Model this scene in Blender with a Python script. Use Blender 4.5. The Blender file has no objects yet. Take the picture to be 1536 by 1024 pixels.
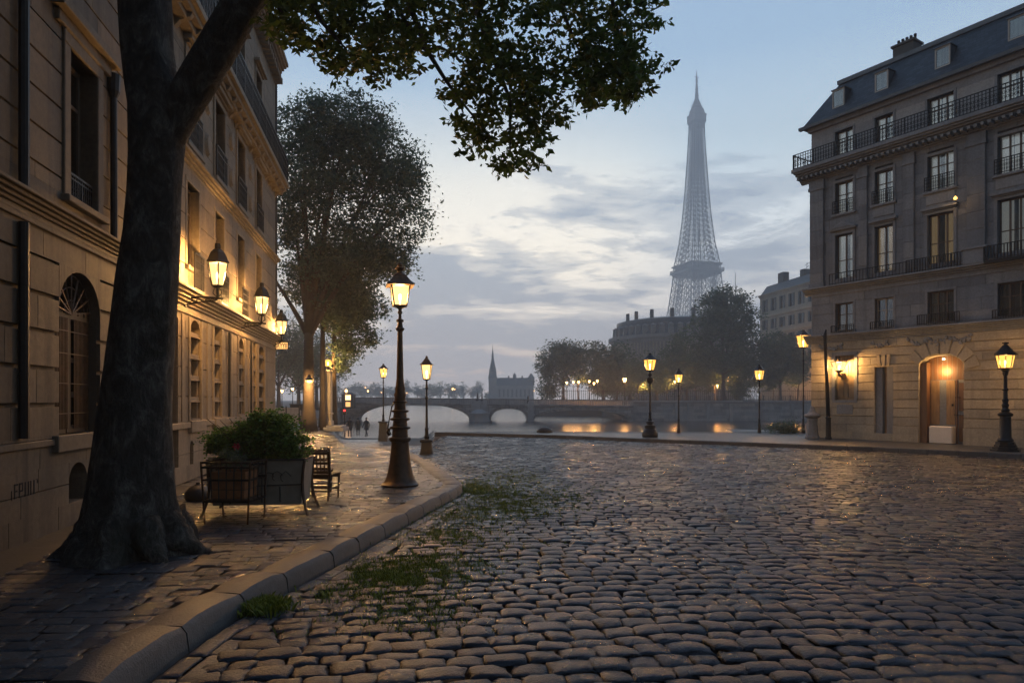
import bpy, math, random
import numpy as np
from mathutils import Vector, Matrix
random.seed(7)
RNG = np.random.default_rng(11)
S = bpy.context.scene
COL = S.collection
PI = math.pi
F = 1000.0      # focal length in photo pixels (photo is 1536 wide)
HC = 1.70       # eye height
HV = 598.0      # horizon row
def px(u, v, Y):            # a photo pixel at depth Y -> a point in metres
    return ((u - 768) / F * Y, Y, HC - (v - HV) / F * Y)
def gx(u, Y): return (u - 768) / F * Y
def gz(v, Y): return HC - (v - HV) / F * Y

# ---------------------------------------------------------------- node helpers
def new_mat(name):
    m = bpy.data.materials.new(name); m.use_nodes = True
    nt = m.node_tree
    return m, nt, nt.nodes['Principled BSDF']
def N(nt, typ, **kw):
    n = nt.nodes.new(typ)
    for k, v in kw.items():
        if k in n.inputs: n.inputs[k].default_value = v
        else: setattr(n, k, v)
    return n
def ramp(nt, stops, interp='LINEAR'):
    r = nt.nodes.new('ShaderNodeValToRGB'); cr = r.color_ramp; cr.interpolation = interp
    while len(cr.elements) < len(stops): cr.elements.new(0.5)
    for e, (p, c) in zip(cr.elements, stops):
        e.position = p; e.color = (c[0], c[1], c[2], 1) if len(c) == 3 else c
    return r
def mixc(nt, a, b, fac, mode='MIX'):
    n = nt.nodes.new('ShaderNodeMix'); n.data_type = 'RGBA'; n.blend_type = mode
    for sock, val in ((n.inputs[0], fac), (n.inputs[6], a), (n.inputs[7], b)):
        if hasattr(val, 'is_linked'): nt.links.new(val, sock)
        elif isinstance(val, (int, float)): sock.default_value = val
        else: sock.default_value = (val[0], val[1], val[2], 1)
    return n.outputs[2]
def mth(nt, op, a, b=None, clamp=False):
    n = nt.nodes.new('ShaderNodeMath'); n.operation = op; n.use_clamp = clamp
    for i, val in enumerate((a, b)):
        if val is None: continue
        if hasattr(val, 'is_linked'): nt.links.new(val, n.inputs[i])
        else: n.inputs[i].default_value = val
    return n.outputs[0]
def noise(nt, scale, detail=5, rough=0.55, vec=None, stretch=None, dist=0.0):
    n = N(nt, 'ShaderNodeTexNoise'); n.inputs['Scale'].default_value = scale
    n.inputs['Detail'].default_value = detail; n.inputs['Roughness'].default_value = rough
    n.inputs['Distortion'].default_value = dist
    if vec is None:
        tc = nt.nodes.new('ShaderNodeTexCoord'); vec = tc.outputs['Object']
    if stretch:
        mp = nt.nodes.new('ShaderNodeMapping'); mp.inputs['Scale'].default_value = stretch
        nt.links.new(vec, mp.inputs[0]); vec = mp.outputs[0]
    nt.links.new(vec, n.inputs['Vector'])
    return n.outputs[0]
def bump(nt, bsdf, h, strength=0.3, dist=0.02):
    b = nt.nodes.new('ShaderNodeBump'); b.inputs['Strength'].default_value = strength
    b.inputs['Distance'].default_value = dist
    nt.links.new(h, b.inputs['Height']); nt.links.new(b.outputs[0], bsdf.inputs['Normal'])
MATS = {}
def simple(name, col, rough=0.6, metal=0.0, var=0.35, scale=6, bmp=0.15, col2=None, stretch=None):
    m, nt, b = new_mat(name)
    c2 = col2 or tuple(c * (1 - var) for c in col)
    f = noise(nt, scale, 6, 0.6, stretch=stretch)
    r = ramp(nt, [(0.3, c2), (0.7, col)]); nt.links.new(f, r.inputs[0])
    nt.links.new(r.outputs[0], b.inputs['Base Color'])
    b.inputs['Roughness'].default_value = rough; b.inputs['Metallic'].default_value = metal
    if bmp: bump(nt, b, noise(nt, scale * 9, 4), bmp, 0.01)
    MATS[name] = m; return m
def stone(name, col, dark, stain, rough=0.75, bmp=0.35, streak=0.55):
    m, nt, b = new_mat(name)
    big = noise(nt, 0.55, 6, 0.6); fine = noise(nt, 14, 8, 0.7)
    r = ramp(nt, [(0.3, dark), (0.68, col)]); nt.links.new(big, r.inputs[0])
    f2 = ramp(nt, [(0.3, (0.62,) * 3), (0.7, (1.12,) * 3)]); nt.links.new(fine, f2.inputs[0])
    c = mixc(nt, r.outputs[0], f2.outputs[0], 0.8, 'MULTIPLY')
    st = noise(nt, 1.6, 6, 0.65, stretch=(2.2, 2.2, 0.16), dist=0.4)
    sr = ramp(nt, [(0.48, (0, 0, 0)), (0.72, (1, 1, 1))]); nt.links.new(st, sr.inputs[0])
    sf = mth(nt, 'MULTIPLY', sr.outputs[0], streak)
    c = mixc(nt, c, stain, sf)
    # every block has its own tone
    at = nt.nodes.new('ShaderNodeAttribute'); at.attribute_name = 'tone'
    tr = ramp(nt, [(0.0, (0.66, 0.66, 0.68)), (0.5, (1, 1, 1)), (1.0, (1.28, 1.22, 1.12))]); nt.links.new(at.outputs['Fac'], tr.inputs[0])
    c = mixc(nt, c, tr.outputs[0], 1.0, 'MULTIPLY')
    nt.links.new(c, b.inputs['Base Color'])
    b.inputs['Roughness'].default_value = rough
    h = mth(nt, 'ADD', mth(nt, 'MULTIPLY', fine, 0.6), noise(nt, 60, 4, 0.6))
    bump(nt, b, h, bmp, 0.012)
    MATS[name] = m; return m
def emis(name, col, s):
    m, nt, b = new_mat(name)
    b.inputs['Base Color'].default_value = (0.02, 0.015, 0.01, 1)
    b.inputs['Emission Color'].default_value = (*col, 1); b.inputs['Emission Strength'].default_value = s
    MATS[name] = m; return m
def lamp_glass(name, col, s, clear=0.55):
    m, nt, b = new_mat(name)
    out = nt.nodes['Material Output']
    e = N(nt, 'ShaderNodeEmission'); e.inputs[0].default_value = (*col, 1); e.inputs[1].default_value = s
    t = N(nt, 'ShaderNodeBsdfTransparent'); t.inputs[0].default_value = (1, 0.9, 0.75, 1)
    mx = nt.nodes.new('ShaderNodeMixShader'); mx.inputs[0].default_value = clear
    nt.links.new(e.outputs[0], mx.inputs[1]); nt.links.new(t.outputs[0], mx.inputs[2])
    nt.links.new(mx.outputs[0], out.inputs[0]); nt.nodes.remove(b)
    MATS[name] = m; return m
def window_glass(name, refl=0.5, tint=(0.75, 0.8, 0.82)):
    m, nt, b = new_mat(name); out = nt.nodes['Material Output']
    g = N(nt, 'ShaderNodeBsdfGlossy'); g.inputs['Roughness'].default_value = 0.04
    t = N(nt, 'ShaderNodeBsdfTransparent'); t.inputs[0].default_value = (*tint, 1)
    fr = N(nt, 'ShaderNodeFresnel'); fr.inputs[0].default_value = 1.5
    f = mth(nt, 'ADD', fr.outputs[0], refl, True)
    bp = nt.nodes.new('ShaderNodeBump'); bp.inputs['Strength'].default_value = 0.08; bp.inputs['Distance'].default_value = 0.05
    nt.links.new(noise(nt, 1.3, 2), bp.inputs['Height']); nt.links.new(bp.outputs[0], g.inputs['Normal'])
    mx = nt.nodes.new('ShaderNodeMixShader'); nt.links.new(f, mx.inputs[0])
    nt.links.new(t.outputs[0], mx.inputs[1]); nt.links.new(g.outputs[0], mx.inputs[2])
    nt.links.new(mx.outputs[0], out.inputs[0]); nt.nodes.remove(b)
    MATS[name] = m; return m
def leafmat(name, a, c, rough=0.55, trans=0.25):
    m, nt, b = new_mat(name)
    at = nt.nodes.new('ShaderNodeAttribute'); at.attribute_name = 'tone'
    r = ramp(nt, [(0.0, a), (1.0, c)]); nt.links.new(at.outputs['Fac'], r.inputs[0])
    nt.links.new(r.outputs[0], b.inputs['Base Color'])
    b.inputs['Roughness'].default_value = rough
    b.inputs['Specular IOR Level'].default_value = 0.35
    out = nt.nodes['Material Output']
    tl = N(nt, 'ShaderNodeBsdfTranslucent'); nt.links.new(r.outputs[0], tl.inputs[0])
    mx = nt.nodes.new('ShaderNodeMixShader'); mx.inputs[0].default_value = trans
    nt.links.new(b.outputs[0], mx.inputs[1]); nt.links.new(tl.outputs[0], mx.inputs[2])
    nt.links.new(mx.outputs[0], out.inputs[0])
    MATS[name] = m; return m
def cobble_mat(name, stops, rlo, rhi, moss=None, spec=0.5, coat=0.0):
    m, nt, b = new_mat(name)
    at = nt.nodes.new('ShaderNodeAttribute'); at.attribute_name = 'tone'
    r = ramp(nt, stops); nt.links.new(at.outputs['Fac'], r.inputs[0])
    fine = noise(nt, 38, 7, 0.7)
    f2 = ramp(nt, [(0.3, (0.55,) * 3), (0.7, (1.2,) * 3)]); nt.links.new(fine, f2.inputs[0])
    c = mixc(nt, r.outputs[0], f2.outputs[0], 0.9, 'MULTIPLY')
    bigr = ramp(nt, [(0.35, (0.7,) * 3), (0.65, (1.15,) * 3)]); nt.links.new(noise(nt, 0.45, 4), bigr.inputs[0])
    c = mixc(nt, c, bigr.outputs[0], 1.0, 'MULTIPLY')
    nt.links.new(c, b.inputs['Base Color'])
    rr = N(nt, 'ShaderNodeMapRange'); rr.inputs[1].default_value = 0.35; rr.inputs[2].default_value = 0.65
    rr.inputs[3].default_value = rlo; rr.inputs[4].default_value = rhi
    nt.links.new(noise(nt, 0.8, 5), rr.inputs[0]); nt.links.new(rr.outputs[0], b.inputs['Roughness'])
    b.inputs['Specular IOR Level'].default_value = spec; b.inputs['Specular Tint'].default_value = (.78, .88, 1, 1)  # bluish tint puts a cool sky sheen into the stones' reflections
    h = mth(nt, 'ADD', fine, mth(nt, 'MULTIPLY', noise(nt, 110, 3), 0.5))
    bump(nt, b, h, 0.75, 0.016)
    MATS[name] = m; return m

# ---------------------------------------------------------------- mesh helper
class MB:
    def __init__(s): s.v = []; s.f = []; s.t = []
    def add(s, vs, fs, tone=0.5):
        o = len(s.v); s.v += [tuple(p) for p in vs]; s.f += [tuple(i + o for i in q) for q in fs]; s.t += [tone] * len(vs); return s
    def box(s, x0, x1, y0, y1, z0, z1, tone=0.5):
        s.add([(x0, y0, z0), (x1, y0, z0), (x1, y1, z0), (x0, y1, z0), (x0, y0, z1), (x1, y0, z1), (x1, y1, z1), (x0, y1, z1)],
              [(0, 3, 2, 1), (4, 5, 6, 7), (0, 1, 5, 4), (1, 2, 6, 5), (2, 3, 7, 6), (3, 0, 4, 7)], tone); return s
    def prism(s, poly, lo, hi, axis='y', tone=0.5):       # poly in the two other axes, extruded lo..hi
        n = len(poly)
        def P(a, b, c): return (a, c, b) if axis == 'y' else ((c, a, b) if axis == 'x' else (a, b, c))
        vs = [P(a, b, lo) for a, b in poly] + [P(a, b, hi) for a, b in poly]
        fs = [tuple(range(n)), tuple(range(2 * n - 1, n - 1, -1))] + [(i, n + i, n + (i + 1) % n, (i + 1) % n) for i in range(n)]
        s.add(vs, fs, tone); return s
    def frustum(s, x, y, z0, z1, w0, w1, d0=None, d1=None, tone=0.5):
        d0 = w0 if d0 is None else d0; d1 = w1 if d1 is None else d1
        s.add([(x - w0, y - d0, z0), (x + w0, y - d0, z0), (x + w0, y + d0, z0), (x - w0, y + d0, z0),
               (x - w1, y - d1, z1), (x + w1, y - d1, z1), (x + w1, y + d1, z1), (x - w1, y + d1, z1)],
              [(0, 3, 2, 1), (4, 5, 6, 7), (0, 1, 5, 4), (1, 2, 6, 5), (2, 3, 7, 6), (3, 0, 4, 7)], tone); return s
    def lathe(s, prof, n=12, c=(0, 0), rot=0.0, cap=True):   # prof = [(z, r)]
        vs = []
        for z, r in prof:
            for k in range(n):
                a = 2 * PI * k / n + rot; vs.append((c[0] + r * math.cos(a), c[1] + r * math.sin(a), z))
        fs = []
        for i in range(len(prof) - 1):
            for k in range(n):
                k2 = (k + 1) % n; fs.append((i * n + k, i * n + k2, (i + 1) * n + k2, (i + 1) * n + k))
        if cap:
            fs.append(tuple(range(n - 1, -1, -1))); fs.append(tuple((len(prof) - 1) * n + k for k in range(n)))
        s.add(vs, fs); return s
    def tube(s, pts, rad, n=6, cap=True, tone=0.5, wob=0.0, flare=None):
        pts = [Vector(p) for p in pts]
        if isinstance(rad, (int, float)): rad = [rad] * len(pts)
        vs = []; ref = Vector((0.31, 0.17, 0.93)).normalized()
        px_ = None
        for i, p in enumerate(pts):
            d = (pts[min(i + 1, len(pts) - 1)] - pts[max(i - 1, 0)])
            d = d.normalized() if d.length > 1e-9 else Vector((0, 0, 1))
            if px_ is None:
                a = d.orthogonal().normalized() if abs(d.z) < 0.9 else (Vector((1, 0, 0)) - d * d.x).normalized()
            else:
                a = (px_ - d * px_.dot(d)).normalized()
            px_ = a; b = d.cross(a)
            for k in range(n):
                t = 2 * PI * k / n; r = rad[i]
                if wob: r *= 1 + wob * (math.sin(3 * t + i * .7) * .5 + math.sin(5 * t - i * .43) * .35 + random.uniform(-.3, .3))
                if flare: r *= flare(i, t)
                vs.append(p + a * (r * math.cos(t)) + b * (r * math.sin(t)))
        fs = []
        for i in range(len(pts) - 1):
            for k in range(n):
                k2 = (k + 1) % n; fs.append((i * n + k, i * n + k2, (i + 1) * n + k2, (i + 1) * n + k))
        if cap: fs.append(tuple(range(n - 1, -1, -1))); fs.append(tuple((len(pts) - 1) * n + k for k in range(n)))
        s.add(vs, fs, tone); return s
    def bar(s, a, b, w, tone=0.5): return s.tube([a, b], w * 0.7071, 4, True, tone)
    def build(s, name, mat=None, parent=None, smooth=False, bevel=0.0, sub=0):
        me = bpy.data.meshes.new(name); me.from_pydata(s.v, [], s.f); me.update()
        at = me.attributes.new('tone', 'FLOAT', 'POINT'); at.data.foreach_set('value', s.t)
        if mat: me.materials.append(MATS[mat] if isinstance(mat, str) else mat)
        o = bpy.data.objects.new(name, me); COL.objects.link(o)
        if parent: o.parent = parent
        if smooth:
            me.polygons.foreach_set('use_smooth', [True] * len(me.polygons))
            if smooth != 'all':
                try: me.set_sharp_from_angle(angle=math.radians(38))
                except Exception: pass
        if bevel:
            b = o.modifiers.new('bevel', 'BEVEL'); b.width = bevel; b.segments = 1; b.limit_method = 'ANGLE'
        if sub:
            b = o.modifiers.new('sub', 'SUBSURF'); b.levels = sub; b.render_levels = sub
        return o
def np_mesh(name, V, Fq, mat, parent=None, tone=None, smooth=False):
    V = np.asarray(V, np.float32); Fq = np.asarray(Fq, np.int32); k = Fq.shape[1]
    me = bpy.data.meshes.new(name)
    me.vertices.add(len(V)); me.vertices.foreach_set('co', V.ravel())
    me.loops.add(Fq.size); me.loops.foreach_set('vertex_index', Fq.ravel())
    me.polygons.add(len(Fq)); me.polygons.foreach_set('loop_start', np.arange(0, Fq.size, k, dtype=np.int32))
    me.polygons.foreach_set('loop_total', np.full(len(Fq), k, np.int32))
    if smooth: me.polygons.foreach_set('use_smooth', np.ones(len(Fq), bool))
    me.update(calc_edges=True)
    if tone is not None:
        at = me.attributes.new('tone', 'FLOAT', 'POINT'); at.data.foreach_set('value', np.asarray(tone, np.float32))
    me.materials.append(MATS[mat])
    o = bpy.data.objects.new(name, me); COL.objects.link(o)
    if parent: o.parent = parent
    return o
def thing(name, label, cat, loc=(0, 0, 0), rz=0.0, group=None):
    o = bpy.data.objects.new(name, None); COL.objects.link(o); o.location = loc; o.rotation_euler = (0, 0, rz)
    o.empty_display_size = 0.2
    return tag(o, label, cat, group)
def tag(o, label, cat, group=None):
    o['label'] = label; o['category'] = cat
    if group: o['group'] = group
    return o
def kind(o, k): o['kind'] = k; return o
def plight(parent, loc, watts, r=0.06, col=(1.0, 0.56, 0.2), name='lamp_light'):
    l = bpy.data.lights.new(name, 'POINT'); l.energy = watts; l.color = col; l.shadow_soft_size = r
    o = bpy.data.objects.new(name, l); COL.objects.link(o); o.location = loc
    if parent: o.parent = parent
    return o
def copy_tree(o, parent=None):
    c = o.copy(); COL.objects.link(c)
    if parent: c.parent = parent
    for ch in list(o.children): copy_tree(ch, c)
    return c
def bez(p0, p1, p2, n):
    p0, p1, p2 = Vector(p0), Vector(p1), Vector(p2)
    return [p0 * (1 - t) ** 2 + p1 * (2 * t * (1 - t)) + p2 * t * t for t in [i / n for i in range(n + 1)]]

# ---------------------------------------------------------------- materials
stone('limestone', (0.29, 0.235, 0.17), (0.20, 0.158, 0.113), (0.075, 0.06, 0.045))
stone('limestone_dimmed', (0.20, 0.155, 0.11), (0.115, 0.09, 0.064), (0.045, 0.036, 0.028), streak=.75)  # limestone darkened; the near facade's dimness is put into its colour
stone('limestone_dimmed_trim', (0.19, 0.15, 0.108), (0.13, 0.102, 0.073), (0.06, 0.048, 0.036), streak=.45)  # trim darkened likewise to keep the near facade dim
stone('limestone_trim', (0.32, 0.265, 0.195), (0.225, 0.182, 0.132), (0.085, 0.07, 0.054), streak=0.45)
stone('limestone_grey', (0.25, 0.27, 0.30), (0.155, 0.168, 0.188), (0.08, 0.086, 0.096), streak=0.6)
stone('limestone_grey_trim', (0.29, 0.305, 0.325), (0.19, 0.20, 0.216), (0.095, 0.10, 0.108), streak=0.5)
stone('limestone_pale', (0.42, 0.37, 0.28), (0.32, 0.28, 0.21), (0.15, 0.13, 0.105), streak=0.4)
stone('attic_render', (0.33, 0.335, 0.345), (0.26, 0.264, 0.272), (0.14, 0.142, 0.146), streak=0.35)
stone('quay_stone', (0.42, 0.42, 0.43), (0.28, 0.28, 0.29), (0.15, 0.15, 0.157))
stone('kerb_granite', (0.115, 0.115, 0.115), (0.066, 0.067, 0.069), (0.035, 0.035, 0.036), rough=0.5, bmp=0.5, streak=0.2)
stone('far_stone', (0.30, 0.28, 0.26), (0.2, 0.19, 0.18), (0.12, 0.11, 0.11))
cobble_mat('cobble', [(0, (0.008, 0.0115, 0.019)), (0.45, (0.015, 0.021, 0.034)), (0.8, (0.026, 0.034, 0.050)), (1, (0.05, 0.053, 0.062))], 0.2, 0.44, spec=0.5)
cobble_mat('sett', [(0, (0.022, 0.025, 0.032)), (0.5, (0.046, 0.05, 0.06)), (1, (0.095, 0.093, 0.092))], 0.17, 0.42, spec=0.55)
simple('joint_earth', (0.035, 0.031, 0.026), 0.75, var=0.5, scale=3, bmp=0.5)
simple('asphalt', (0.10, 0.095, 0.09), 0.5, var=0.4, scale=2.5, bmp=0.4)
simple('bank_earth', (0.09, 0.085, 0.075), 0.9, var=0.4, scale=0.4)
simple('dark_iron', (0.022, 0.022, 0.024), 0.42, 0.6, var=0.4, scale=20, bmp=0.2)
simple('rust_iron', (0.085, 0.05, 0.032), 0.42, 0.55, var=0.5, scale=9, bmp=0.25, col2=(0.035, 0.024, 0.018))
simple('grey_iron', (0.05, 0.05, 0.05), 0.5, 0.4, var=0.4, scale=10, bmp=0.25)
def coursed(name, base, c1, c2, mort, bw, rh, ms, bd):      # brick courses laid in the x-z plane of the object
    m = MATS[base].copy(); m.name = name; MATS[name] = m; nt = m.node_tree; b = nt.nodes['Principled BSDF']
    tc = nt.nodes.new('ShaderNodeTexCoord'); sp = nt.nodes.new('ShaderNodeSeparateXYZ'); cb = nt.nodes.new('ShaderNodeCombineXYZ')
    nt.links.new(tc.outputs['Object'], sp.inputs[0]); nt.links.new(mth(nt, 'ADD', sp.outputs[0], mth(nt, 'MULTIPLY', sp.outputs[1], .37)), cb.inputs[0]); nt.links.new(sp.outputs[2], cb.inputs[1])
    bt = N(nt, 'ShaderNodeTexBrick'); bt.inputs['Scale'].default_value = 1; bt.inputs['Brick Width'].default_value = bw; bt.inputs['Row Height'].default_value = rh; bt.inputs['Mortar Size'].default_value = ms
    for k, v in (('Color1', c1), ('Color2', c2), ('Mortar', mort)): bt.inputs[k].default_value = (v, v, v, 1)
    nt.links.new(cb.outputs[0], bt.inputs[0]); old = b.inputs['Base Color'].links[0].from_socket
    nt.links.new(mixc(nt, old, bt.outputs[0], 1.0, 'MULTIPLY'), b.inputs['Base Color']); bump(nt, b, mth(nt, 'ADD', mth(nt, 'MULTIPLY', bt.outputs[1], -1), mth(nt, 'MULTIPLY', noise(nt, 25, 5), .3)), .8, bd)
simple('slate', (0.05, 0.056, 0.068), 0.5, var=0.5, scale=3, bmp=0.8)
coursed('slate', 'slate', .55, 1.35, .3, .26, .13, .008, .02)
coursed('bridge_stone', 'quay_stone', .75, 1.2, .4, 1.5, .55, .035, .06)
simple('zinc', (0.12, 0.135, 0.155), 0.38, 0.5, var=0.3, scale=3, bmp=0.1)
simple('dark_wood', (0.05, 0.032, 0.02), 0.5, var=0.5, scale=7, bmp=0.3, stretch=(3, 3, 0.3))
simple('door_wood', (0.20, 0.10, 0.045), 0.5, var=0.55, scale=5, bmp=0.3, stretch=(3, 3, 0.25))
simple('pale_wood', (0.38, 0.24, 0.12), 0.6, var=0.6, scale=4, bmp=0.3, stretch=(2.5, 2.5, 0.4))
simple('shutter_wood', (0.26, 0.19, 0.12), 0.6, var=0.4, scale=5, bmp=0.25, stretch=(3, 3, 0.3))
simple('chair_wood', (0.07, 0.04, 0.024), 0.45, var=0.5, scale=11, bmp=0.3)
simple('frame_brown', (0.12, 0.085, 0.06), 0.55, var=0.3, scale=8, bmp=0.1)
simple('frame_white', (0.42, 0.38, 0.33), 0.5, var=0.2, scale=8, bmp=0.1)
simple('curtain_cloth', (0.72, 0.70, 0.67), 0.9, var=0.45, scale=2.2, bmp=0.0, stretch=(8, 8, 0.2))
simple('curtain_dim', (0.16, 0.155, 0.15), 0.9, var=0.5, scale=2.2, bmp=0.0, stretch=(8, 8, 0.2))
simple('dark_inside', (0.012, 0.012, 0.013), 0.9, var=0.3, bmp=0)
simple('planter_panel', (0.30, 0.26, 0.21), 0.6, var=0.35, scale=5, bmp=0.3)
simple('terracotta', (0.36, 0.15, 0.06), 0.75, var=0.5, scale=8, bmp=0.4)
simple('dark_sack', (0.018, 0.018, 0.02), 0.5, bmp=0.4)
simple('white_block', (0.75, 0.68, 0.58), 0.55, var=0.1, scale=3, bmp=0.05)
simple('chimney_render', (0.10, 0.095, 0.09), 0.8, scale=3)
m, nt, b = new_mat('bark'); MATS['bark'] = m
f1 = noise(nt, 5.5, 9, .72, stretch=(1, 1, .6), dist=.8); r1 = ramp(nt, [(.34, (.018, .019, .018)), (.46, (.05, .05, .047)), (.54, (.10, .10, .092)), (.66, (.24, .235, .215))]); nt.links.new(f1, r1.inputs[0])
f2 = noise(nt, 30, 7, .75, stretch=(1, 1, .35)); r2 = ramp(nt, [(.35, (.4,) * 3), (.62, (1.2,) * 3)]); nt.links.new(f2, r2.inputs[0])
c1 = mixc(nt, r1.outputs[0], r2.outputs[0], .9, 'MULTIPLY'); ms = ramp(nt, [(.55, (0, 0, 0)), (.7, (.6,) * 3)]); nt.links.new(noise(nt, 1.1, 5, .6), ms.inputs[0])
nt.links.new(mixc(nt, c1, (.022, .03, .012), ms.outputs[0]), b.inputs['Base Color']); b.inputs['Roughness'].default_value = .9
bump(nt, b, mth(nt, 'ADD', mth(nt, 'MULTIPLY', f1, 1.2), mth(nt, 'ADD', f2, mth(nt, 'MULTIPLY', noise(nt, 70, 4), .35))), 1.0, .09)
simple('bark_far', (0.09, 0.065, 0.045), 0.85, var=0.5, scale=2, bmp=0.6)
simple('pale_pillar', (0.50, 0.45, 0.38), 0.7, var=0.3, scale=3)
simple('tower_iron', (0.32, 0.265, 0.225), 0.7, 0.1, var=0.2, scale=0.05, bmp=0)
simple('flower_red', (0.5, 0.04, 0.06), 0.6, bmp=0)
emis('bulb_glow', (1.0, 0.72, 0.36), 22)
emis('amber_bulb', (1.0, 0.5, 0.12), 3.2)
emis('sign_glow', (1.0, 0.5, 0.16), 1.6)
emis('far_glow', (1.0, 0.55, 0.18), 14)
emis('far_glow_faint', (1.0, 0.5, 0.2), 5)
emis('red_glow', (1.0, 0.06, 0.05), 2.0)
emis('lit_curtain', (1.0, 0.62, 0.30), 0.24)
m, nt, b = new_mat('curtain_added_glow'); MATS['curtain_added_glow'] = m; b.inputs['Base Color'].default_value = (.7, .68, .65, 1); b.inputs['Roughness'].default_value = .9; b.inputs['Emission Color'].default_value = (1, .93, .84, 1); b.inputs['Emission Strength'].default_value = .2  # cloth given an added glow, in place of reflections in the panes
lamp_glass('lamp_pane', (1.0, 0.60, 0.20), 3.0, 0.5)
lamp_glass('lamp_pane_amber', (1.0, 0.50, 0.10), 2.6, 0.5)
window_glass('glass', 0.12)
window_glass('glass_dark', 0.05, (0.5, 0.5, 0.5))
leafmat('leaf_near', (0.03, 0.058, 0.012), (0.12, 0.19, 0.04), trans=0.5)
leafmat('leaf_mid', (0.045, 0.085, 0.06), (0.15, 0.22, 0.14), trans=.5)
leafmat('leaf_far', (0.05, 0.085, 0.048), (0.15, 0.20, 0.11), trans=.5)
leafmat('leaf_shrub', (0.03, 0.08, 0.014), (0.12, 0.25, 0.05), trans=.4)
leafmat('grass_blade', (0.05, 0.085, 0.01), (0.19, 0.25, 0.035))
# ---------------------------------------------------------------- camera, render settings
cam = bpy.data.cameras.new('camera'); co = bpy.data.objects.new('camera', cam); COL.objects.link(co)
co.location = (0, 0, HC); co.rotation_euler = (PI / 2, 0, 0)
cam.sensor_width = 36; cam.lens = F / 1536 * 36; cam.shift_y = (HV - 512) / 1536
cam.clip_start = 0.1; cam.clip_end = 6000
S.camera = co
S.view_settings.view_transform = 'Standard'; S.view_settings.look = 'None'
S.view_settings.exposure = 0.0; S.view_settings.gamma = 1.0
S.cycles.use_denoising = True
S.cycles.volume_bounces = 1; S.cycles.max_bounces = 8; S.cycles.diffuse_bounces = 3; S.cycles.glossy_bounces = 3
S.cycles.transparent_max_bounces = 12
S.cycles.sample_clamp_indirect = 4.0; S.cycles.sample_clamp_direct = 0.0
S.cycles.caustics_reflective = False; S.cycles.caustics_refractive = False

# ---------------------------------------------------------------- kerb lines (metres, pavement level z = 0)
K_OUT = [(-2.05, -8), (-2.25, 0), (-2.38, 3), (-2.40, 4.87), (-2.37, 5.36), (-2.27, 5.9), (-2.17, 6.4), (-2.05, 6.9), (-1.95, 7.5), (-1.82, 8.2), (-1.66, 9.1), (-1.49, 10.06), (-1.25, 11.4), (-1.02, 12.5), (-0.93, 13.1), (-1.0, 13.7), (-1.24, 14.4), (-1.75, 16.35), (-2.3, 18.3), (-3.1, 20.9), (-4.2, 24.0), (-5.7, 27.6)]
def resample(P, n):
    P = np.array(P, float); d = np.r_[0, np.cumsum(np.hypot(*np.diff(P, axis=0).T))]
    t = np.linspace(0, d[-1], n)
    return np.c_[np.interp(t, d, P[:, 0]), np.interp(t, d, P[:, 1])]
def smooth_line(P, it=3):
    P = np.array(P, float)
    for _ in range(it):
        Q = P.copy(); Q[1:-1] = (P[:-2] + 2 * P[1:-1] + P[2:]) / 4; P = Q
    return P
KO = smooth_line(resample(K_OUT, 300), 12)
tg = np.gradient(KO, axis=0); tg /= np.linalg.norm(tg, axis=1)[:, None]
NRM = np.c_[-tg[:, 1], tg[:, 0]]                  # to the pavement side
KI = KO + NRM * 0.40
def kerb_x(y):   # the outer kerb line as x(y), for y rising part and the return
    return np.interp(y, KO[:, 1], KO[:, 0])
def inside_pavement(x, y, off=0.0):
    # left of the outer kerb line shifted by off
    L = KO + NRM * off
    return x < np.interp(y, L[:, 1], L[:, 0], right=-99)
def sstep(a, b, t):
    t = np.clip((t - a) / (b - a), 0, 1); return t * t * (3 - 2 * t)
def drop(x, y):   # the promenade falls gently towards the river on the left
    k = x / np.maximum(y, 1e-3)
    w = sstep(-0.285, -0.255, k) * (1 - sstep(-0.135, -0.095, k))
    return 0.044 * np.maximum(y - 21.0, 0) * w
ROADZ = -0.13
RK = np.array([(-3.6, 33.7), (-1, 32.8), (2, 31.4), (5, 29.0), (8, 27.0), (12.5, 23.8), (15.8, 20.6), (20, 16.6), (27, 10.0), (34, 2.0)])
def right_pavement(x, y, off=0.0):
    return y > np.interp(x, RK[:, 0], RK[:, 1], left=99) + off

# base sheet under the stones
xs = np.arange(-40, 44.1, 0.8); ys = np.arange(-16, 66.1, 0.8)
XX, YY = np.meshgrid(xs, ys)
ZZ = np.full_like(XX, ROADZ - 0.055) - drop(XX, YY)
V = np.c_[XX.ravel(), YY.ravel(), ZZ.ravel()]
nx = len(xs); fs = []
def edge_y(k):
    return 66.0 if -0.262 < k < -0.12 else (34.0 if k >= -0.12 else 60.0)
for j in range(len(ys) - 1):
    for i in range(nx - 1):
        yc = ys[j] + .4; xc = xs[i] + .4
        if yc > 2 and yc > edge_y(xc / yc): continue
        fs.append((j * nx + i, j * nx + i + 1, (j + 1) * nx + i + 1, (j + 1) * nx + i))
base = np_mesh('ground', V, fs, 'joint_earth'); kind(base, 'structure')
# quay retaining wall under the far edge of the square, down to the river
mb = MB()
mb.box(-3.9, 44, 33.4, 34.05, -8, -0.20); mb.box(-18, -7.6, 65.6, 66.4, -8, -2.2)
mb.box(-4.6, -3.9, 33.4, 66, -8, -2.2)
kind(mb.build('quay_edge_wall', 'quay_stone'), 'structure')
mb = MB()
x = -3.9
while x < 40:
    w = random.uniform(1.1, 1.6); mb.box(x, x + w - .012, 33.55, 34.1, -0.2, 0.02, random.random()); x += w
kind(mb.build('quay_coping', 'kerb_granite', bevel=0.02), 'structure')

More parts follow.
